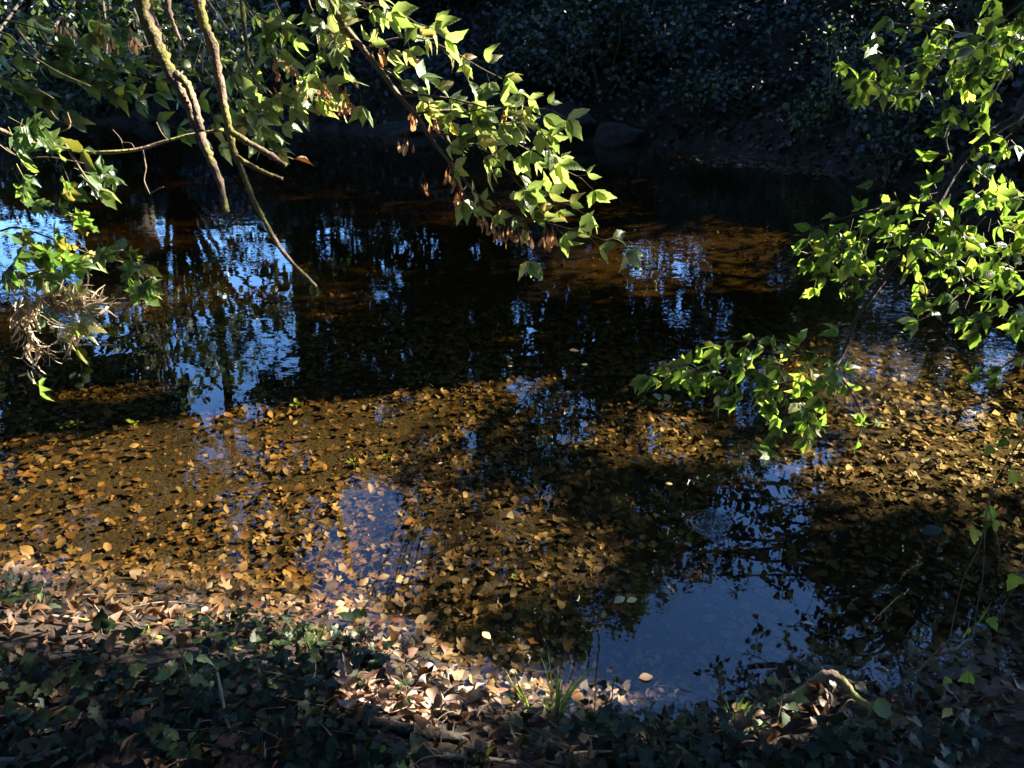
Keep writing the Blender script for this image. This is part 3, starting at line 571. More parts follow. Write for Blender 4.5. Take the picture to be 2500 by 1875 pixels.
SKY = SKYW
# woodland behind and beside the camera, added to cut sky light on the bank
for lab, b_, tp_, box, nn_ in [('unseen shade tree on the near bank behind the viewpoint', (-.8, -3.6), (-.6, -2.6, 9), ((-6, 4), (-7, 2.5), (5.5, 9)), 130), ('added shade tree on the near bank left of the maple', (-8.0, 1.0), (-7.0, 2.0, 10), ((-11, -3.5), (-2, 7), (3.2, 10)), 130), ('added shade tree on the near bank right of the elm', (7.6, -2.5), (7.0, -1.5, 9), ((4, 13), (-7, 3), (2.5, 10)), 170), ('added shade tree downstream at the far left end of the near bank', (-13.5, 3.0), (-12.5, 5.0, 10), ((-16, -10.5), (3, 15), (1.5, 11)), 190)]:
    Q = np.stack([rng.uniform(*box[0], nn_), rng.uniform(*box[1], nn_), rng.uniform(*box[2], nn_)], 1); Q = spaced(Q, 1.35)
    key_ = 'N0' if lab.endswith('viewpoint') else 'N1' if lab.endswith('maple') else None; nf = len(over(key_)) if key_ else 0
    if key_: Q = with_over(Q, key_)
    tree('tree', lab, b_, tp_, .34, Q, .21, 290, 1.4, free=nf, group='trees along the stream')

# ------------------------------------------------------------------ sunken leaves on the stream bed
def ground_normal(x, y):
    e = .06; gx_ = (height(x + e, y) - height(x - e, y)) / (2 * e); gy_ = (height(x, y + e) - height(x, y - e)) / (2 * e); return unit(np.stack([-gx_, -gy_, np.ones_like(gx_)], -1))
N = 54000
bx = np.concatenate([rng.uniform(-4.6, 4.8, N), rng.uniform(-9, 7, 15000)]); by = np.concatenate([2.0 + 6.2 * rng.random(N) ** 1.25, rng.uniform(7.5, 16.5, 15000)])
k = (by > np.interp(bx, NX, NY) - .12) & (far_dist(bx, by) < .1) & ((vnoise(bx, by, 1.7, 23) + .6 * vnoise(bx, by, 5, 24) > -.22) | (rng.random(len(bx)) < .45)); bx, by = bx[k], by[k]
P = np.stack([bx, by, height(bx, by) - .006 + .045 * rng.random(len(bx))], 1)
clump = vnoise(bx, by, 3.0, 21)
Yd = unit(randn(len(P)) * [1, 1, .22]); Nn = unit(randn(len(P)) * .42 + [0, -.05, 1]); fr_ = frames(Yd, Nn)
sz = (.016 + .062 * rng.random(len(P)) ** 1.8) * (1 + .35 * clump); tint = np.clip(rng.random(len(P)) * .8 + .22 * clump + .1 + .1 * vnoise(bx, by, 7, 22), 0, .99)
pxx, pyy, ok = to_px(P); view = ok & (pxx > 0) & (pxx < 2500) & (pyy > 700) & (pyy < 1700)
order = np.argsort(-np.where(view, sz / np.linalg.norm(P - EYE, axis=1), 0)); one = order[:300]; rest = order[300:]
nr_ = rest[P[rest][:, 1] < 5.2]; fr2 = rest[P[rest][:, 1] >= 5.2]; parts_ = []
for ix_, tm_ in ((nr_, L_BED + [KITE2, KITE2, L_UND[0]]), (fr2, [KITE2, L_ALD[0], KITE2, KITE])): parts_.append(scatter(tm_, P[ix_], fr_[ix_], sz[ix_], tint[ix_]))
(v1, t1, u1, n1), (v2, t2, u2, n2) = parts_
tag(obj('sunken_leaves', mesh_tris('sunken_leaves', np.vstack([v1, v2]), np.vstack([t1, t2 + len(v1)]), np.vstack([u1, u2]), np.concatenate([n1, n2])), M['bed']), 'carpet of sunken brown leaves across the stream bed', 'leaves', kind='stuff')
keys = list(BEDC)
for i_ in one:
    c_ = keys[rng.choice(5, p=[.36, .2, .24, .17, .03])]; p_ = P[i_].copy(); p_[2] += .006
    o = put_leaf('sunken_leaf', 'bed', L_BED, int(rng.integers(0, len(L_BED))), M['bed ' + c_], p_, fr_[i_], sz[i_])
    zx, zy = pxx[i_], pyy[i_]; zone = 'beside the left bank' if zx < 500 and zy > 1250 else 'in the sunlit shallows on the left' if zx < 700 else 'beside the leaf heap' if zx < 1150 and zy > 1400 else 'in the middle shallows' if zx < 1150 else 'in front of the tall grass tuft' if zx < 1500 and zy > 1450 else 'in the dark shallows right of the middle' if zx < 1600 else 'under the blue sky reflection' if zx < 2100 and zy > 1150 else 'under the trailing vine' if zy > 1150 else 'in the rippled shallows on the right'
    tag(o, c_ + ' sunken leaf on the stream bed ' + zone, 'leaf', c_ + ' sunken leaves ' + zone)

# ------------------------------------------------------------------ foreground branches
class Branchy:
    def __init__(s, t): s.t = t; s.leaves = []; s.pet = []
    def limb(s, pts, depth, r0, r1, mat, name='branch', lump=.1, sides=8, n=6, pre=None):
        P = [at(x, y, depth if np.isscalar(depth) else np.interp(i_, [0, len(pts) - 1], depth)) for i_, (x, y) in enumerate(pts)]
        if pre is not None: P = list(pre) + P
        pp = smooth_path(P, n)
        rr = np.linspace(r0, r1, len(pp)) * (1 + lump * rng.normal(size=len(pp)) * .6)
        tube(name, pp, np.maximum(rr, .0012), mat, s.t, sides, lump); return pp
    back = .6
    def compound(s, p, d, size, tm, key, mat, k=3, nrm=None, spread=.75):
        d = unit(d); nrm = unit(np.array([-.65, -.65, .2] if rng.random() < s.back else [.55, -.55, .65]) + rng.normal(size=3) * .33) if nrm is None else nrm
        sd = unit(np.cross(d, nrm)); pl = size * rng.uniform(.45, .8); e = p + d * pl + [0, 0, -.1 * pl]
        s.pet.append((p, e))
        fr_ = [(e, d)] + [(e - d * (q // 2) * size * .45, d * .55 + sd * (spread if q % 2 else -spread)) for q in range(k - 1)]
        for q, v in fr_:
            v = unit(unit(v) * [1, .55, 1] + rng.normal(size=3) * .18 + [0, 0, -.30]); nn = unit(nrm + rng.normal(size=3) * .22)
            s.leaves.append((q, frames(v[None], nn[None])[0], size * rng.uniform(.72, 1.15), tm, key, mat, int(rng.integers(0, len(tm)))))
    def finish(s, lim=300):
        b = np.array(s.t.location)
        if s.pet:
            A = np.array([a for a, _ in s.pet]); B = np.array([c for _, c in s.pet]); V, T = thin_sticks(A, B, .0016); tag(obj('leaf_stalks', mesh_tris('leaf_stalks', V - b, T), M['green_twig'], s.t), kind='stuff')
        px_, py_, ok = to_px(np.array([q[0] for q in s.leaves])); vis = ok & (px_ > -60) & (px_ < 2560) & (py_ > -60) & (py_ < 1900)
        order = sorted(range(len(s.leaves)), key=lambda i_: -(s.leaves[i_][2] if vis[i_] else 0))
        for i_ in order[:lim]:
            q, R_, sz_, tm, key, mat, k_ = s.leaves[i_]; put_leaf('leaf', key, tm, k_, mat, q, R_, sz_, s.t)
        r_ = [s.leaves[i_] for i_ in order[lim:]]
        if r_: tag(scatter_obj('foliage', r_[0][3], np.array([q[0] for q in r_]), np.array([q[1] for q in r_]), np.array([q[2] for q in r_]), rng.random(len(r_)), r_[0][5], s.t), kind='stuff')
def samaras(t, p, n_, spread, length=.034):
    P = p + rng.normal(size=(n_, 3)) * [spread, spread * .7, spread * .9] + [0, 0, -.03]
    Yd = unit(randn(n_) * .28 + [0, 0, -1]); V, T, U, N_ = scatter([blade([.03, .10, .13, .17, .16, .02], .1, .15, .2)], P - np.array(t.location), frames(Yd, unit(randn(n_) + [0, -1, 0])), rng.uniform(.8, 1.25, n_) * length, rng.random(n_))
    A = np.repeat(p[None], n_, 0) - np.array(t.location); V2, T2 = thin_sticks(A + [0, 0, .02], P - np.array(t.location), .0008)
    obj('seed_cluster', mesh_tris('seed_cluster', np.vstack([V, V2]), np.vstack([T, T2 + len(V)]), np.vstack([U, np.zeros((len(V2), 2))]), np.concatenate([N_, np.zeros(len(V2))])), M['seed'], t)

# --- box elder with mossy limbs
bb = np.array([-2.9, -.2, float(height(-2.9, -.2)) - .1]); t = thing('box_elder_tree', 'box elder with moss covered limbs and a sunlit branch drooping over the stream', 'tree', bb)
be = Branchy(t); fork = np.array([-2.3, 1.0, 4.0])
tube('trunk', smooth_path([bb, bb + [.1, .3, 1.5], [-2.6, .6, 3.0], fork, [-1.9, 1.6, 5.2]], 7), np.linspace(.19, .09, 29), M['bark'], t, 12, .06)
D0 = 2.9
pre = lambda x, y, dd: [fork, fork * .5 + at(x, y, dd) * .5 + [0, 0, .45]]
be.limb([(330, -160), (345, -50), (356, 30), (385, 110), (418, 182), (452, 240), (482, 312), (512, 385), (536, 440), (553, 518)], 2.3, .030, .008, M['mossy'], 'limb', .16, 10, 8, pre(320, -260, 2.3))
be.limb([(428, 180), (455, 205), (472, 245), (484, 290), (492, 320)], 2.272, .013, .010, M['mossy'], 'limb', .22, 8, 6)
be.limb([(470, -160), (480, -30), (498, 60), (520, 110), (535, 190), (548, 260), (558, 312), (571, 370), (590, 412), (612, 472), (642, 532), (692, 617), (772, 700)], (2.4, 2.6), .018, .006, M['mossy'], 'limb', .18, 8, 6, pre(470, -260, 2.4))
be.limb([(560, 318), (600, 345), (645, 370), (698, 404)], 2.47, .0105, .008, M['mossy'], 'stub', .2, 8)
be.limb([(578, 385), (620, 408), (655, 425), (690, 437)], 2.485, .009, .005, M['mossy'], 'stub', .2, 8)
be.limb([(400, -80), (410, 10), (422, 55), (440, 98)], 2.3, .010, .004, M['mossy'], 'stub', .2, 7)
be.limb([(585, -60), (592, 20), (598, 80), (604, 130), (609, 165)], 3.0, .011, .006, M['mossy'], 'stub', .2, 7)
be.limb([(395, 100), (420, 118), (432, 125)], 2.9, .004, .0025, M['twig'], 'twig'); be.limb([(498, 112), (494, 150), (495, 185)], 2.95, .004, .002, M['twig'], 'twig')
main = [(740, -160), (790, -30), (815, 20), (850, 75), (889, 122), (935, 180), (978, 239), (1016, 282), (1051, 336), (1093, 390), (1147, 456), (1192, 503)]
be.limb(main, D0, .016, .004, M['twig'], 'branch', .05, 8, 6, pre(720, -260, D0))
sides = [([(1093, 392), (1120, 455), (1150, 487), (1198, 506), (1263, 529), (1340, 545), (1418, 568), (1505, 596)], .004, 13),
 ([(978, 236), (1035, 233), (1095, 240), (1160, 255), (1230, 280), (1285, 300)], .0045, 9),
 ([(1016, 278), (1070, 270), (1128, 276), (1186, 305), (1263, 351), (1344, 398), (1420, 436)], .005, 15),
 ([(1051, 334), (1086, 328), (1140, 340), (1186, 367), (1240, 420), (1285, 470)], .004, 11),
 ([(916, 154), (985, 200), (1032, 228)], .004, 4), ([(889, 120), (960, 95), (1030, 95), (1110, 128), (1167, 162), (1230, 195)], .004, 11),
 ([(830, 40), (900, 10), (960, 20), (1015, 55), (1055, 68)], .004, 9), ([(850, 75), (800, 110), (770, 160), (740, 200)], .003, 5),
 ([(1128, 276), (1200, 262), (1280, 262), (1345, 268)], .003, 7), ([(1186, 305), (1260, 300), (1320, 320), (1345, 350)], .003, 8),
 ([(1230, 515), (1270, 490), (1330, 490), (1390, 500)], .003, 7),
 ([(640, -60), (680, 20), (700, 70), (690, 120), (720, 160)], .004, 8), ([(560, -40), (620, 30), (660, 60), (720, 70), (790, 60)], .004, 8), ([(520, 130), (570, 190), (600, 240), (640, 280)], .003, 8),
 ([(740, -60), (760, 20), (800, 70), (830, 120)], .004, 7), ([(600, 130), (640, 200), (680, 240), (720, 215), (760, 200)], .003, 6), ([(540, 315), (610, 300), (680, 262), (765, 235)], .003, 6), ([(690, -40), (780, -20), (860, 0), (930, 15)], .004, 7)]
for pts, r_, nl_ in sides:
    dj = D0 + rng.uniform(-.12, .12); pp = be.limb(pts, (D0, dj), r_, .0014, M['twig'], 'twig', .05, 6)
    for i_ in range(nl_):
        f = (i_ + .6) / nl_; k_ = min(int(f * (len(pp) - 1)), len(pp) - 2); d_ = unit(pp[k_ + 1] - pp[k_]); s_ = (-1) ** i_
        dirn = d_ * .7 + np.array([.1, -.1, .55 * s_ - .15]) + rng.normal(size=3) * .25
        be.compound(pp[k_], dirn, rng.uniform(.054, .084), L_OV, 'ov', M['fresh'], 3 if rng.random() < .8 else 2)
    be.compound(pp[-1], unit(pp[-1] - pp[-3]) + [0, 0, -.3], .09, L_OV, 'ov', M['fresh'], 3)
for (x, y) in [(880, 225), (1285, 590), (560, 205), (600, 255), (625, 285), (500, 250), (515, 275), (620, 60), (680, 90), (240, 20), (90, 10), (30, 20), (180, 20), (200, 35)]:
    be.compound(at(x, y, D0), np.array([.25, -.1, -.9]) + rng.normal(size=3) * .2, .085, L_OV, 'ov', M['fresh'], 3)
for (x, y, n_, sp) in [(820, 215, 26, .035), (790, 205, 14, .025), (845, 235, 12, .02), (930, 115, 9, .015), (1012, 262, 8, .014), (1065, 280, 8, .014), (990, 325, 6, .012), (1033, 430, 5, .008), (1103, 405, 8, .012), (1120, 425, 9, .014), (1170, 512, 7, .012), (1195, 530, 9, .014), (1208, 545, 9, .012), (1240, 545, 10, .014), (1262, 552, 9, .014), (1285, 552, 9, .014), (1330, 560, 9, .014), (1348, 558, 7, .01), (1220, 352, 6, .01), (672, 140, 8, .014), (705, 135, 8, .014), (688, 205, 9, .014), (240, 62, 12, .02), (152, 48, 8, .014), (318, 78, 6, .012), (735, 220, 7, .012), (1118, 452, 6, .01)]:
    samaras(t, at(x, y, D0), n_, sp)
for (x, y, sz_) in [(735, 390, .075), (640, 130, .05), (1025, 150, .05), (545, 320, .04)]: 
    put_leaf('dry_leaf', 'dry', L_DRY, int(rng.integers(0, 4)), M['litter'], at(x - 20, y, 3.0), frames(unit(np.array([[1, .1, -.1]])), unit(np.array([[.1, -.6, .7]])))[0], sz_, t)
be.limb([(655, 362), (690, 378), (715, 388)], 3.0, .0015, .001, M['green_twig'], 'twig')
PP = np.array([q[0] for q in be.leaves]); ex, ey, _ = to_px(PP); be.leaves = [q for q, b_ in zip(be.leaves, ey) if b_ > -25]; be.pet = [q for q in be.pet if to_px(q[1])[1][0] > -25]
be.finish()

# --- maple at the left edge
bb = np.array([-4.3, 2.3, float(height(-4.3, 2.3)) - .1]); t = thing('maple_tree', 'maple leaning in from the left edge with a bare sagging limb', 'tree', bb); mp_ = Branchy(t)
tube('trunk', smooth_path([bb, [-4.2, 2.4, 1.6], [-4.0, 2.6, 3.0], [-3.7, 2.7, 4.4]], 8), np.linspace(.15, .07, 25), M['bark'], t, 12, .06)
D1 = 2.65; root = np.array([-4.1, 2.5, 2.4])
pp = mp_.limb([(-300, 250), (-60, 295), (0, 318), (60, 345), (130, 357), (220, 372), (330, 366), (400, 346), (470, 328), (545, 316)], (D1, 2.75), .011, .0045, M['mossy'], 'branch', .12, 8, 6, [root])
for pts, r_ in [([(160, 352), (185, 395), (215, 440), (252, 480)], .006), ([(348, 366), (356, 410), (352, 440), (366, 474)], .0032), ([(356, 412), (352, 445), (358, 473)], .002), ([(410, 342), (395, 325), (382, 298)], .0025), ([(300, 360), (295, 340), (275, 316)], .002), ([(118, 350), (125, 330), (170, 310), (165, 275)], .0045), ([(172, 308), (140, 290), (124, 270)], .002), ([(330, 366), (320, 350), (300, 348)], .002), ([(252, 482), (265, 478), (280, 466)], .001), ([(366, 474), (385, 462), (400, 456)], .001)]: mp_.limb(pts, 2.7, r_, r_ * .5, M['twig'], 'twig', .1, 6)
L2 = [([(-300, 480), (-40, 560), (40, 555), (120, 580), (220, 620), (300, 640)], .006), ([(-300, 640), (-40, 690), (60, 670), (140, 650), (240, 625), (300, 610)], .006), ([(0, 690), (90, 680), (150, 700), (170, 740)], .003), ([(-40, 740), (80, 760), (130, 790), (180, 800)], .003), ([(120, 740), (200, 735), (305, 728)], .002), ([(-300, 330), (-60, 330), (40, 380), (130, 385), (210, 400)], .005), ([(-300, 0), (-40, 40), (60, 60), (130, 85)], .006), ([(-300, 90), (-20, 75), (60, 125), (95, 148), (150, 180), (220, 210)], .006), ([(40, 70), (72, 110), (95, 132)], .007), ([(-200, 160), (0, 190), (60, 200), (130, 240)], .004)]
for pts, r_ in L2: mp_.limb(pts, (D1 + .1, D1), r_, .0018, M['twig'], 'twig', .08, 6, 6, [root] if pts[0][0] < -250 else None)
for (x, y, k_) in [(20, 285, 3), (55, 290, 3), (90, 322, 2), (15, 360, 2), (110, 380, 3), (150, 395, 3), (200, 385, 3), (90, 425, 3), (150, 430, 3), (200, 430, 2), (40, 400, 2), (130, 500, 3), (160, 515, 3), (110, 550, 3), (40, 530, 2), (60, 580, 3), (100, 585, 3), (30, 610, 3), (140, 605, 3), (190, 585, 2), (205, 620, 2), (285, 600, 3), (315, 620, 3), (300, 650, 3), (330, 665, 3), (300, 700, 2), (90, 685, 2), (140, 690, 3), (80, 715, 3), (20, 740, 2), (120, 775, 3), (165, 780, 3), (185, 810, 2), (10, 570, 3), (0, 640, 3), (60, 640, 3), (20, 310, 2), (75, 905, 1), (70, 560, 3), (45, 600, 3), (95, 615, 3), (150, 580, 3), (15, 660, 3), (110, 640, 3), (60, 520, 2), (170, 640, 3), (260, 610, 2), (335, 640, 2), (35, 420, 2), (180, 410, 3), (240, 400, 2)]:
    mp_.compound(at(x, y, D1 + rng.uniform(-.12, .12)), np.array([.6, -.2, -.35]) + rng.normal(size=3) * .35, rng.uniform(.06, .095), L_MAP if rng.random() < .65 else L_OV, 'map', M['maple'], k_)
mp_.leaves = [(q, R_, s_, tm, 'map' if tm is L_MAP else 'ovm', m_, k_) for q, R_, s_, tm, _, m_, k_ in mp_.leaves]
for (x0, y0, x1, y1, n_) in [(120, 110, 340, 150, 8), (140, 130, 300, 200, 8), (150, 170, 320, 250, 8), (0, 190, 110, 235, 6), (60, 230, 180, 290, 5), (230, 200, 370, 235, 6), (40, 40, 160, 80, 6), (0, 130, 120, 160, 5), (200, 30, 300, 90, 5), (380, 190, 480, 240, 4), (400, 300, 520, 360, 5), (620, 300, 680, 370, 5)]:
    for i_ in range(n_):
        f = i_ / (n_ - 1); p_ = at(x0 + (x1 - x0) * f + rng.normal() * 6, y0 + (y1 - y0) * f + rng.normal() * 6, 3.6)
        for s_ in (-1, 1):
            v = unit(np.array([.75, -.1, -.35 + .55 * s_]) + rng.normal(size=3) * .2); mp_.leaves.append((p_, frames(v[None], unit(np.array([[-.2, -.5, .8]]) + randn(1) * .3))[0], rng.uniform(.07, .10), L_OV, 'ovm', M['maple'], int(rng.integers(0, 6))))
        mp_.pet.append((p_, p_ + [.04, 0, -.01]))
    mp_.limb([(x0 - 40, y0 - 20), (x0, y0), ((x0 + x1) / 2, (y0 + y1) / 2 - 4), (x1, y1)], 3.6, .003, .0012, M['twig'], 'twig', .05, 5)
mp_.finish()
def straw(x, y, depth, n_, w, hgt, label, lay):
    p_ = at(x, y, depth); t = thing('straw_bundle', label, 'debris', p_, 'flood straw caught on the left branch')
    P = rng.normal(size=(n_, 3)) * [w, w * .5, hgt]; Yd = unit(randn(n_) * .5 + lay); V, T, U, N_ = scatter([blade([.02, .035, .03, .02], .3, .35, .8), blade([.03, .10, .12, .02], .6, .8, .9)], P, frames(Yd, unit(randn(n_))), rng.uniform(.025, .07, n_), rng.random(n_)); tag(obj('strands', mesh_tris('strands', V, T, U, N_), M['straw'], t), kind='stuff')
straw(178, 740, 2.6, 110, .045, .022, 'sunlit mat of pale straw draped over a leafy twig', [.7, 0, .1]); straw(62, 735, 2.62, 90, .02, .05, 'brown knot of dry straw hanging at the left edge', [0, 0, -1]); straw(78, 835, 2.62, 70, .022, .05, 'ragged straw tail dangling below the brown knot', [0, 0, -1]); straw(165, 815, 2.62, 25, .012, .02, 'small wad of straw under the sunlit mat', [.2, 0, -1])

# --- elm on the right
bb = np.array([3.9, 1.3, float(height(3.9, 1.3)) - .1]); t = thing('elm_tree', 'elm reaching in from the right edge with backlit bright green leaves', 'tree', bb); el = Branchy(t); el.back = .65; D2 = 2.9
tube('trunk', smooth_path([bb, [3.8, 1.5, 1.7], [3.6, 1.8, 3.2], [3.4, 2.0, 5.0]], 8), np.linspace(.16, .07, 25), M['bark'], t, 12, .06)
rt = np.array([3.65, 1.75, 2.9]); mpre = [rt, (rt + at(2620, 170, D2)) / 2 + [0, 0, .12]]
el.limb([(2600, 190), (2490, 282), (2420, 325), (2350, 392), (2292, 490), (2240, 570), (2190, 640), (2140, 710), (2095, 772), (2070, 832), (2052, 882)], D2, .019, .005, M['bark'], 'branch', .06, 8, 6, mpre)
EL = [([(2650, -80), (2480, 20), (2400, 90), (2300, 130), (2200, 165), (2130, 195), (2080, 220)], 10), ([(2400, 90), (2280, 70), (2180, 60), (2080, 90)], 7), ([(2292, 490), (2200, 500), (2100, 520), (2010, 548), (1980, 560)], 10), ([(2240, 570), (2120, 590), (2030, 605), (1960, 622)], 9), ([(2190, 640), (2250, 680), (2262, 740)], 7), ([(2350, 392), (2430, 450), (2520, 500)], 8), ([(2330, 420), (2310, 340), (2330, 290)], 6), ([(2160, 690), (2060, 680), (1985, 665)], 8), ([(2292, 490), (2340, 560), (2420, 620), (2500, 640)], 11), ([(2240, 570), (2310, 640), (2390, 700)], 9),
 ([(2070, 835), (1980, 862), (1880, 880), (1780, 900), (1680, 905), (1595, 885)], 16), ([(1980, 862), (1900, 830), (1820, 830), (1750, 850)], 9), ([(2060, 862), (2020, 930), (1970, 985), (1910, 1050), (1870, 1110)], 11), ([(2040, 900), (2080, 960), (2110, 1030), (2090, 1060)], 9), ([(1940, 930), (1850, 950), (1790, 975)], 7), ([(1980, 985), (1990, 1040), (1975, 1080)], 5), ([(2620, 60), (2500, 120), (2440, 200), (2420, 260)], 8), ([(2640, 800), (2500, 862), (2440, 902), (2385, 935)], 5), ([(2640, 640), (2500, 700), (2420, 770), (2380, 800)], 7), ([(2440, 200), (2390, 160), (2330, 180)], 5), ([(2130, 195), (2180, 230), (2240, 225)], 5), ([(2420, 325), (2380, 290), (2300, 250)], 5)]
for pts, nl_ in EL:
    dj = D2 + rng.uniform(-.2, .2); pp = el.limb(pts, (D2, dj), .0045, .0014, M['twig'], 'twig', .05, 6)
    for i_ in range(nl_):
        f = (i_ + .6) / nl_; k_ = min(int(f * (len(pp) - 1)), len(pp) - 2); d_ = unit(pp[k_ + 1] - pp[k_]); s_ = (-1) ** i_
        el.compound(pp[k_], d_ * .6 + np.array([-.1, -.1, .5 * s_ - .1]) + rng.normal(size=3) * .3, rng.uniform(.042, .07), L_OV, 'ov2', M['right'], 3 if rng.random() < .7 else 2)
for (x, y, rx, ry, n_) in [(2230, 560, 190, 70, 18), (2380, 640, 110, 60, 13), (1860, 880, 200, 45, 28), (1960, 980, 100, 70, 24), (1690, 895, 110, 30, 16), (2060, 620, 90, 30, 12), (2470, 620, 50, 90, 16), (2350, 720, 120, 50, 14), (2250, 480, 150, 60, 8), (2120, 150, 90, 40, 10), (2260, 170, 170, 60, 22), (2450, 60, 60, 80, 16), (2450, 470, 60, 50, 12), (2480, 780, 30, 60, 8), (2300, 590, 200, 90, 13), (2150, 560, 160, 60, 10), (2330, 90, 160, 70, 24), (2440, 330, 60, 70, 10), (2400, 540, 110, 60, 14)]:
    for _ in range(n_): el.compound(at(x + rng.normal() * rx * .5, y + rng.normal() * ry * .5, D2 + rng.normal() * .15), np.array([-.3, -.1, -.4]) + rng.normal(size=3) * .5, rng.uniform(.045, .07), L_OV, 'ov2', M['right'], 3)
# crown of the elm above the frame and beside it
P = rng.normal(size=(160, 3)) * [.7, .8, .7] + [3.7, 2.2, 4.6]; P = P[gap_mask(P, True, True)]
for p_ in P: el.compound(p_, rng.normal(size=3), .08, L_OV, 'ov2', M['right'], 3)
PP = np.array([q[0] for q in el.leaves]); ex, ey, _ = to_px(PP); gm = gap_mask(PP, True, False); hp = gap_mask(PP, True, False, [LIT[9]]); el.leaves = [q for q, a_, b_, g_, h_ in zip(el.leaves, ex, ey, gm, hp) if h_ and (g_ or (-40 < a_ < 2540 and -40 < b_ < 1900))]
el.finish()
# --- trailing vine at the right edge
t = thing('vine', 'vine trailing thin stems and lobed leaves down to the water at the right edge', 'vine', at(2560, 900, 2.7)); vi = Branchy(t)
for pts in ([(2600, 880), (2500, 1060), (2420, 1200), (2392, 1330), (2350, 1420), (2318, 1560)], [(2600, 900), (2490, 1100), (2415, 1230), (2400, 1400), (2380, 1520), (2362, 1690)], [(2412, 1235), (2440, 1340), (2436, 1400)], [(2380, 1550), (2330, 1590), (2265, 1600)], [(2318, 1560), (2240, 1650), (2235, 1760)], [(2520, 1260), (2480, 1420), (2430, 1510)]): vi.limb(pts, 2.6, .0022, .0012, M['twig'], 'stem', .1, 5)
for (x, y, s_) in [(2400, 1480, .06), (2370, 1500, .06), (2420, 1470, .055), (2375, 1265, .055), (2410, 1285, .06), (2430, 1250, .05), (2460, 1240, .06), (2395, 1650, .06), (2480, 1530, .065), (2370, 1140, .05), (2440, 1080, .05), (2470, 1060, .05), (2490, 1030, .05), (2480, 990, .05), (2330, 1640, .04), (2490, 1380, .06), (2500, 1130, .06)]:
    vi.compound(at(x, y, 2.6 + rng.normal() * .05), np.array([-.3, -.3, -.5]) + rng.normal(size=3) * .4, s_, L_IVY, 'ivyv', M['right'], 1)
vi.finish()

# ------------------------------------------------------------------ near bank: litter, ivy, sticks, herbs
def bank_points(n_, y0=.6, xr=4.2):
    x = rng.uniform(-xr, xr, n_); lim = np.interp(x, NX, NY); y = lim + .03 - (lim - y0) * rng.random(n_); return x, y
def lit_patch(P):
    pxx, pyy, _ = to_px(P); r_ = np.zeros(len(P), bool)
    for ax, val, pr, poly in LIT[8:14]: r_ |= inpoly(pxx, pyy, poly)
    return r_
x, y = bank_points(7200); P = np.stack([x, y, height(x, y) + .004 + .05 * rng.random(len(x)) ** 2], 1)
Yd = unit(randn(len(P)) * [1, 1, .5]); Nn = unit(randn(len(P)) * .5 + ground_normal(x, y)); fr_ = frames(Yd, Nn); sz = rng.uniform(.03, .075, len(P))
pxx, pyy, ok = to_px(P); vis = ok & (pxx > 0) & (pxx < 2500) & (pyy < 1875)
order = np.argsort(-np.where(vis, sz + .05 * lit_patch(P), 0)); one, rest = order[:280], order[280:]
tag(scatter_obj('leaf_litter', L_DRY + L_BED[:2], P[rest], fr_[rest], sz[rest], rng.random(len(rest)), M['litter']), 'dry brown leaf litter strewn over the near bank', 'leaf litter', kind='stuff')
for i_ in one:
    p_ = P[i_].copy(); p_[2] += .015; o = put_leaf('dry_leaf', 'dry', L_DRY, int(rng.integers(0, 4)), M['litter'], p_, fr_[i_], sz[i_]); 
    zx = pxx[i_]; zone = ('in the bottom left corner' if zx < 300 and pyy[i_] > 1700 else 'in the sunlit left litter' if zx < 300 else 'among the ivy left of the upright stick' if zx < 540 else 'right of the upright stick' if zx < 780 else 'around the sunlit leaf heap' if zx < 1200 else 'below the tall grass tuft' if zx < 1450 else 'around the dark log right of centre' if zx < 1780 else 'around the sunlit nettle' if zx < 1960 else 'around the mossy broken branch' if zx < 2220 else 'in the bottom right corner')
    tag(o, 'dry curled leaf lying on the near bank ' + zone, 'leaf', 'dry leaves ' + zone)
x, y = bank_points(13000); cov = vnoise(x, y, 3.2, 31) + .5 * vnoise(x, y, 9, 32); P = np.stack([x, y - .02, height(x, y) + .03 + .07 * rng.random(len(x))], 1)
k = (cov > -.2) & ~(lit_patch(P) & (rng.random(len(x)) < .85)) & (y < np.interp(x, NX, NY) - .06); P = P[k]; Yd = unit(randn(len(P)) * [1, 1, .3] + [0, -.3, -.2]); Nn = unit(randn(len(P)) * .4 + [0, -.25, 1])
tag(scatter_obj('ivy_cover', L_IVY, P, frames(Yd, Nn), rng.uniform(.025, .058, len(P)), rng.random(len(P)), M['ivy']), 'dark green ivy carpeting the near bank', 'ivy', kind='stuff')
parts_ = []
for _ in range(46):
    gx_, gy_ = rng.uniform(100, 2450), rng.uniform(1600, 1860); p0 = on_ground(gx_, gy_); q_ = [p0]; a = rng.random() * 6.28
    for _k in range(5): a += rng.normal() * .5; nx_ = q_[-1] + np.array([math.cos(a), math.sin(a) * .7, 0]) * .07; nx_[2] = float(height(nx_[0], nx_[1])) + rng.uniform(.02, .07); q_.append(nx_)
    pp = smooth_path(q_, 4); parts_.append(tube_arrays(pp, np.linspace(.0026, .0012, len(pp)), 4))
V, T = join(parts_); tag(obj('ivy_stems', mesh_tris('ivy_stems', V, T), M['twig']), 'thin creeping ivy stems among the leaves on the near bank', 'ivy', kind='stuff')
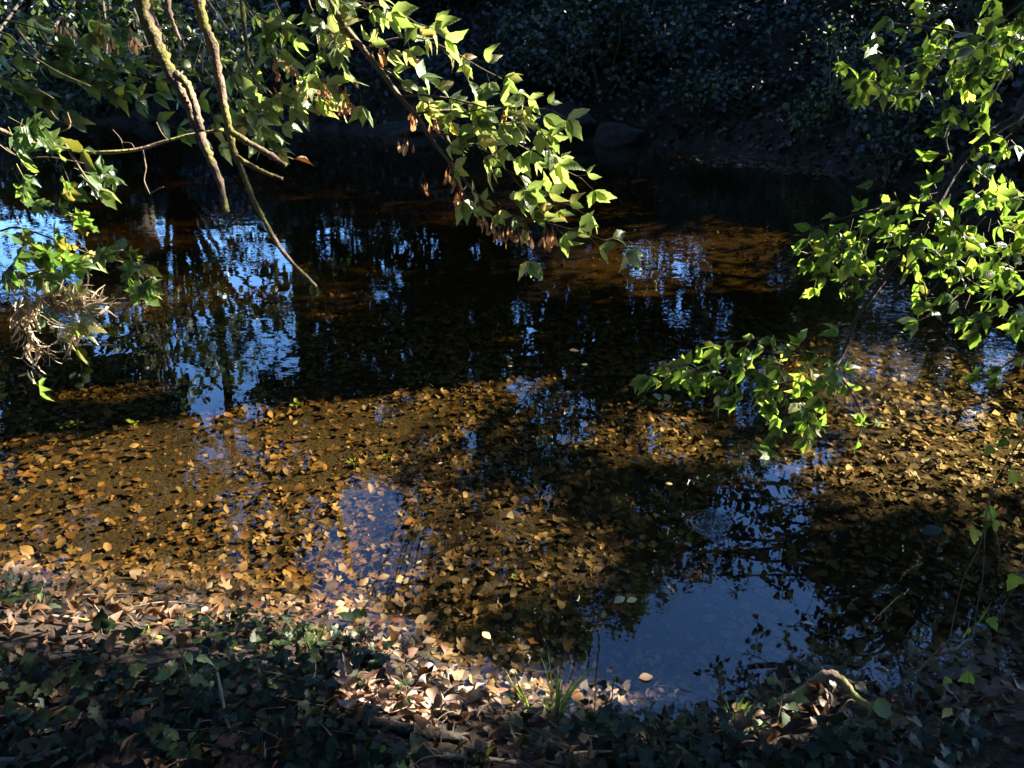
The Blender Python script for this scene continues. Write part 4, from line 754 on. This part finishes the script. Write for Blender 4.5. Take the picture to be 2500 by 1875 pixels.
IV = [(40, 1700, 'at the left edge'), (60, 1830, 'in the bottom left corner'), (140, 1640, 'on the dark left slope'), (250, 1600, 'below the sunlit left litter'), (330, 1700, 'on the left slope'), (420, 1790, 'left of the upright stick'), (520, 1800, 'beside the upright stick'), (610, 1830, 'right of the upright stick'), (660, 1850, 'with one sunlit leaf near the bottom edge'), (720, 1700, 'left of the sunlit leaf heap'), (800, 1770, 'below the sunlit leaf heap'), (880, 1640, 'at the water edge above the leaf heap'), (960, 1860, 'at the bottom edge left of centre'), (1240, 1800, 'between the two sunlit patches'), (1300, 1850, 'beside the small sunlit patch'), (1480, 1800, 'below the tall grass tuft'), (1560, 1860, 'at the bottom edge right of centre'), (1700, 1850, 'below the mossy stick'), (1990, 1830, 'below the mossy broken branch'), (2150, 1840, 'under the big round leaf'), (2260, 1840, 'left of the bottom right corner'), (2380, 1850, 'in the bottom right corner'), (2060, 1790, 'beside the mossy broken branch'), (830, 1560, 'on the left water edge')]
for (x, y, where) in IV:
    g = on_ground(x, y); t = thing('ivy_plant', 'ivy sprig with lobed leaves ' + where, 'ivy', g, 'ivy sprigs on the near bank'); v = Branchy(t)
    st = smooth_path([g, g + [.04, .02, .04], g + [.1 * rng.normal(), .05, .06]], 4); tube('stem', st, .002, M['twig'], t, 5)
    for i_ in range(6): v.compound(st[rng.integers(0, len(st))], rng.normal(size=3) * [1, 1, .3] + [0, -.2, .3], rng.uniform(.045, .07), L_IVY, 'ivy', M['ivy'], 1, unit(np.array([.1, -.45, .85]) + rng.normal(size=3) * .3))
    v.finish()
def stick(pts, r0, r1, mat, label, name='stick', lift=.02, group='fallen sticks on the near bank', zs=None):
    P = [on_ground(x, y) + [0, 0, lift if zs is None else zs[i_]] for i_, (x, y) in enumerate(pts)]; pp = smooth_path(P, 6); b_ = P[0]; V, T = tube_arrays(pp - b_, np.linspace(r0, r1, len(pp)) * (1 + .1 * rng.normal(size=len(pp))), 8, .12); o = obj(name, mesh_tris(name, V, T), mat, None, b_); tag(o, label, 'stick', group); return o
stick([(-30, 1465), (120, 1470), (280, 1462), (440, 1468)], .004, .002, M['twig'], 'thin dark stick along the left water edge', lift=.03)
stick([(130, 1520), (200, 1528), (285, 1548)], .010, .007, M['drywood'], 'short thick pale stick in the sunlit left litter', lift=.03)
stick([(222, 1480), (245, 1510), (265, 1545)], .004, .002, M['drywood'], 'thin straw coloured stick leaning in the left litter', lift=.04)
stick([(300, 1500), (420, 1482), (560, 1505), (720, 1530), (800, 1545)], .003, .0015, M['twig'], 'long thin twig bent along the water edge left of centre', lift=.03)
stick([(-20, 1872), (70, 1862), (165, 1840)], .010, .006, M['drywood'], 'pale bark stick in the bottom left corner')
stick([(370, 1822), (450, 1826), (540, 1832)], .005, .004, M['drywood'], 'pale stick lying left of the upright stick')
stick([(546, 1715), (556, 1770), (570, 1832)], .0045, .006, M['drywood'], 'thin reddish stick standing upright from the ivy', zs=[.13, .08, .0])
stick([(860, 1762), (960, 1785), (1050, 1802), (1140, 1812)], .018, .016, M['bark'], 'dark log half buried below the sunlit leaf heap', name='log')
stick([(1380, 1852), (1470, 1846), (1560, 1848)], .007, .004, M['drywood'], 'pale stick lit beside the small sunlit patch')
stick([(1500, 1868), (1640, 1858), (1780, 1862)], .022, .016, M['bark'], 'dark log at the bottom edge right of centre', name='log')
stick([(1735, 1815), (1780, 1800), (1815, 1790)], .016, .013, M['mossy'], 'short mossy stick end left of the nettles')
stick([(1905, 1735), (1960, 1715), (2005, 1700), (2040, 1705), (2090, 1735), (2160, 1765), (2240, 1775)], .022, .010, M['mossy'], 'mossy broken branch arching at the right water edge', zs=[.03, .06, .10, .09, .05, .03, .02])
stick([(1080, 1855), (1160, 1862), (1260, 1872)], .010, .007, M['drywood'], 'stick at the bottom edge below the leaf heap')
stick([(1240, 1770), (1250, 1800), (1265, 1825)], .004, .003, M['drywood'], 'tiny reddish twig standing right of the leaf heap', zs=[.06, .03, 0])
stick([(240, 1690), (330, 1720), (390, 1715)], .004, .003, M['drywood'], 'thin stick on the dark left slope')
stick([(650, 1600), (760, 1640), (840, 1630)], .003, .002, M['drywood'], 'straw coloured twig left of the small herb')
stick([(960, 1735), (1060, 1728), (1130, 1722), (1185, 1726)], .045, .055, M['mossy'], 'blunt mossy log end beside the water under the leaf heap', name='log', lift=-.015)
# heap of dry leaves on the mossy log
g = on_ground(1060, 1735); t = thing('leaf_heap', 'sunlit heap of curled dry leaves at the water edge', 'leaf heap', g); v = Branchy(t)
for _ in range(170):
    x, y = rng.uniform(820, 1170), 0; y = np.interp(x, [820, 1000, 1170], [1700, 1722, 1745]) + rng.normal() * 22; p_ = on_ground(x, y) + [0, 0, rng.uniform(.02, .09)]
    v.leaves.append((p_, frames(unit(randn(1)), unit(randn(1) * .6 + [0, -.3, 1]))[0], rng.uniform(.035, .07), L_DRY, 'dry', M['bleached'], int(rng.integers(0, 4))))
v.finish()
def grass(x, y, n_, hgt, label, lean=0.):
    g = on_ground(x, y); t = thing('grass_tuft', label, 'grass', g, 'grass tufts at the water edge')
    for i_ in range(n_):
        a = rng.random() * 6.28; h_ = hgt * rng.uniform(.45, 1.); ln = rng.uniform(.1, .5); top = np.array([math.cos(a) * ln * h_ * .6 + lean * h_, math.sin(a) * ln * h_ * .4, h_]); tt = np.linspace(0, 1, 9)[:, None]
        pth = np.array([math.cos(a), math.sin(a), 0]) * .012 + top * tt * [1, 1, 1] + np.array([math.cos(a), math.sin(a), -.6]) * (tt ** 3) * h_ * .35 * rng.random(); wd = np.array([-math.sin(a + .6), math.cos(a + .6), 0]) * .0045 * rng.uniform(.6, 1.5); w_ = (np.sin(np.linspace(.5, 3.1, 9)))[:, None]
        V = np.vstack([pth - wd * w_, pth + [0, 0, 0] + np.array([0, -.0015, 0]), pth + wd * w_]); T = []
        for k_ in range(8):
            for c_ in (0, 9): T += [(c_ + k_, c_ + 9 + k_, c_ + 10 + k_), (c_ + k_, c_ + 10 + k_, c_ + 1 + k_)]
        obj('blade', mesh_tris('blade', V, T, np.zeros((27, 2))), M['grass'], t)
grass(1355, 1765, 22, .34, 'tall grass tuft standing at the water edge in the middle'); grass(1290, 1745, 10, .2, 'thin bent grass left of the tall grass tuft', -.5); grass(1790, 1770, 16, .18, 'short grass tuft left of the nettles'); grass(770, 1600, 8, .13, 'small grass tuft at the left water edge'); grass(1175, 1860, 8, .12, 'grass blades at the bottom edge'); grass(455, 1850, 5, .09, 'few grass blades by the upright stick')
def herb(x, y, hgt, pairs, ls, label, mat='pale', tm=L_NET, key='net', lean=(0, 0), name='nettle_plant'):
    g = on_ground(x, y); t = thing(name, label, 'plant', g, 'herbs on the near bank'); v = Branchy(t); st = smooth_path([g, g + [lean[0] * .4, lean[1] * .4, hgt * .55], g + [lean[0], lean[1], hgt]], 5); tube('stem', st, np.linspace(.003, .0015, len(st)), M['green_twig'], t, 6)
    for i_ in range(pairs):
        f = .25 + .75 * i_ / max(1, pairs - 1); p_ = st[min(int(f * (len(st) - 1)), len(st) - 1)]; a = i_ * 1.57 + rng.random()
        for s_ in (0, 3.14): v.compound(p_, np.array([math.cos(a + s_), math.sin(a + s_) * .8 - .2, .1]), ls * rng.uniform(.7, 1.1) * (1.15 - .4 * f), tm, key, M[mat], 1, unit(np.array([.1, -.35, .9]) + rng.normal(size=3) * .2))
    v.finish()
herb(468, 1700, .20, 4, .075, 'nettle with large toothed leaves on the left bank'); herb(640, 1690, .16, 3, .06, 'dark nettle right of the large leaved nettle', 'ivy')
herb(1895, 1775, .22, 5, .06, 'sunlit nettle beside the mossy broken branch'); herb(1830, 1790, .15, 4, .045, 'small sunlit nettle left of the larger one'); herb(1490, 1770, .26, 6, .042, 'leafy herb standing in front of the sky reflection', 'ivy'); herb(1450, 1760, .16, 4, .035, 'small herb right of the tall grass', 'ivy')
herb(1000, 1735, .20, 5, .035, 'wilting herb rising from the leaf heap', lean=(-.02, 0)); herb(870, 1640, .14, 4, .05, 'dark leafy herb at the left water edge', 'ivy'); herb(1440, 1850, .10, 3, .03, 'seedling in the small sunlit patch'); herb(960, 1870, .05, 2, .07, 'three leaved seedling at the bottom edge', 'water_leaf'); herb(600, 1830, .05, 2, .05, 'round leaved seedling right of the upright stick', 'pale', L_ALD, 'ald')
herb(2170, 1835, .14, 3, .085, 'dark nettle below the big round leaf', 'ivy'); herb(2310, 1830, .18, 4, .085, 'dark nettle near the bottom right corner', 'ivy'); herb(2040, 1840, .12, 3, .075, 'dark leafy plant under the mossy broken branch', 'ivy'); herb(80, 1500, .08, 2, .06, 'pale leaved plant at the left water edge', lean=(.03, .05)); herb(370, 1560, .06, 4, .03, 'sunlit green cress at the left water edge', 'water_leaf', L_ALD, 'ald')
g = on_ground(2110, 1790); t = thing('butterbur_plant', 'single big round leaf beside the mossy broken branch', 'plant', g); v = Branchy(t); tube('stem', smooth_path([g, g + [0, 0, .08], g + [.0, .0, .14]], 4), .004, M['green_twig'], t, 6); v.compound(g + [-.04, .03, .12], np.array([.8, .1, -.2]), .085, [L_ALD[0]], 'big', M['pale'], 1, unit(np.array([-.1, -.5, .8]))); v.finish()
g = on_ground(2310, 1790); t = thing('yellow_leaf_sprig', 'single yellow leaf on a bent stem near the right edge', 'plant', g); tube('stem', smooth_path([g, at(2370, 1735, 2.6), at(2345, 1718, 2.6), at(2318, 1722, 2.6)], 5), .0015, M['twig'], t, 5); put_leaf('leaf', 'ylw', L_OV, 1, M['yellow'], at(2318, 1722, 2.6), frames(unit(np.array([[-.2, -.2, -.9]])), unit(np.array([[-.3, -.9, .3]])))[0], .065, t)

# ------------------------------------------------------------------ afloat and growing in the stream
for (x, y, s_, mk, lab) in [(1525, 1458, .06, 'yellow', 'pale yellow leaf floating above the dark reflection right of centre'), (1555, 1462, .05, 'yellow', 'second pale yellow leaf floating against the first'), (1178, 1543, .05, 'yellow', 'small pale leaf floating near the bank in the middle'), (762, 815, .07, 'litter', 'curled pinkish leaf floating below the second mossy limb'), (1390, 855, .08, 'litter', 'dry tan leaf floating in the dark middle water'), (1490, 785, .05, 'litter', 'small pale leaf floating in the dark water far right of the middle'), (1600, 960, .09, 'pale', 'pale green leaf floating left of the right branch tips'), (1625, 962, .08, 'pale', 'pale green leaf floating beside its twin left of the right branch'), (1560, 1655, .06, 'litter', 'pink dry leaf floating by the bank herb'), (2300, 1290, .12, 'ivy', 'grey green leaf floating on the right'), (2470, 1410, .10, 'litter', 'tan leaf floating at the right edge'), (1250, 895, .04, 'straw', 'white straw floating on the sunlit bed in the middle'), (1435, 890, .05, 'pale', 'faint green leaf floating right of the middle'), (1625, 1180, .04, 'yellow', 'tiny yellow leaf floating on the right of the brown shallows'), (1960, 1520, .05, 'straw', 'pale straw floating in the blue reflection'), (1080, 1130, .03, 'straw', 'tiny pale straw floating over the brown leaves'), (1030, 1370, .03, 'straw', 'tiny white straw floating in the blue strip')]:
    p_ = on_plane(x, y, .006); tag(put_leaf('floating_leaf', 'flo' + mk, L_BED, 0 if mk != 'straw' else 4, M[mk], p_, frames(unit(np.array([[rng.normal(), rng.normal() * .5, 0]])), np.array([[0.05, -.1, 1.]]))[0], s_), lab, 'leaf', 'leaves afloat on the stream')
# leaf scum drifted against the far right bank
n_ = 900; f = rng.random(n_); x = np.interp(f, [0, .4, .7, 1], [1700, 2050, 2250, 2420]) + rng.normal(size=n_) * 45; y = np.interp(f, [0, .4, .7, 1], [385, 420, 460, 505]) + rng.normal(size=n_) * 7
P = np.array([on_plane(a, b_, .006) for a, b_ in zip(x, y)]); tag(scatter_obj('drifted_leaves', L_BED, P, frames(unit(randn(n_) * [1, 1, .05]), unit(randn(n_) * .1 + [0, 0, 1])), rng.uniform(.05, .11, n_), rng.random(n_), M['litter']), 'pale fallen leaves drifted along the far right waterline', 'leaves', kind='stuff')
WP = [(1040, 948, .085, 'bright green water plant on the sunlit edge in the middle'), (1428, 722, .08, 'yellow green water plant on the thin sunlit strip'), (155, 1055, .07, 'round leaved water plant at the left edge'), (190, 1050, .06, 'small water plant right of the round leaved one'), (330, 1050, .06, 'dim green water plant left of the sunlit bed'), (945, 1132, .075, 'bright green water plant over the brown leaves'), (865, 1146, .07, 'water plant left of the bright green one'), (725, 1005, .07, 'upright green sprout at the shadow edge'), (1610, 1095, .06, 'dark water plant right of the middle'), (1080, 680, .06, 'faint green water plant in the dark middle'), (1575, 995, .06, 'green water plant beside the orange leaves'), (1640, 1005, .08, 'broad green water plant beside the right branch tips'), (80, 955, .06, 'green water plant under the dangling straw'), (1255, 1430, .03, 'tiny green sprout in the brown shallows near the bank'), (1500, 1235, .03, 'tiny green sprout in the brown shallows on the right')]
for (x, y, s_, lab) in WP:
    g = on_ground(x, y); t = thing('water_plant', lab, 'water plant', g, 'green plants growing in the stream'); v = Branchy(t); up = np.array([0, 0, .05]); tube('stem', [g - [0, 0, .02], g + up * .5, g + up], .003, M['water_leaf'], t, 5)
    nr = rng.random() < .5
    for i_ in range(7): a = i_ * .9 + rng.random() * .4; v.compound(g + up, np.array([math.cos(a), math.sin(a), rng.uniform(.2, 1.4)]), s_ * rng.uniform(.35, .7), [blade([.03, .09, .11, .09, .01], .2, .3, .2)] if nr else L_ALD, 'wpn' if nr else 'wpr', M['water_leaf'], 1, unit(np.array([0, -.3, 1])))
    v.pet = []; v.finish()
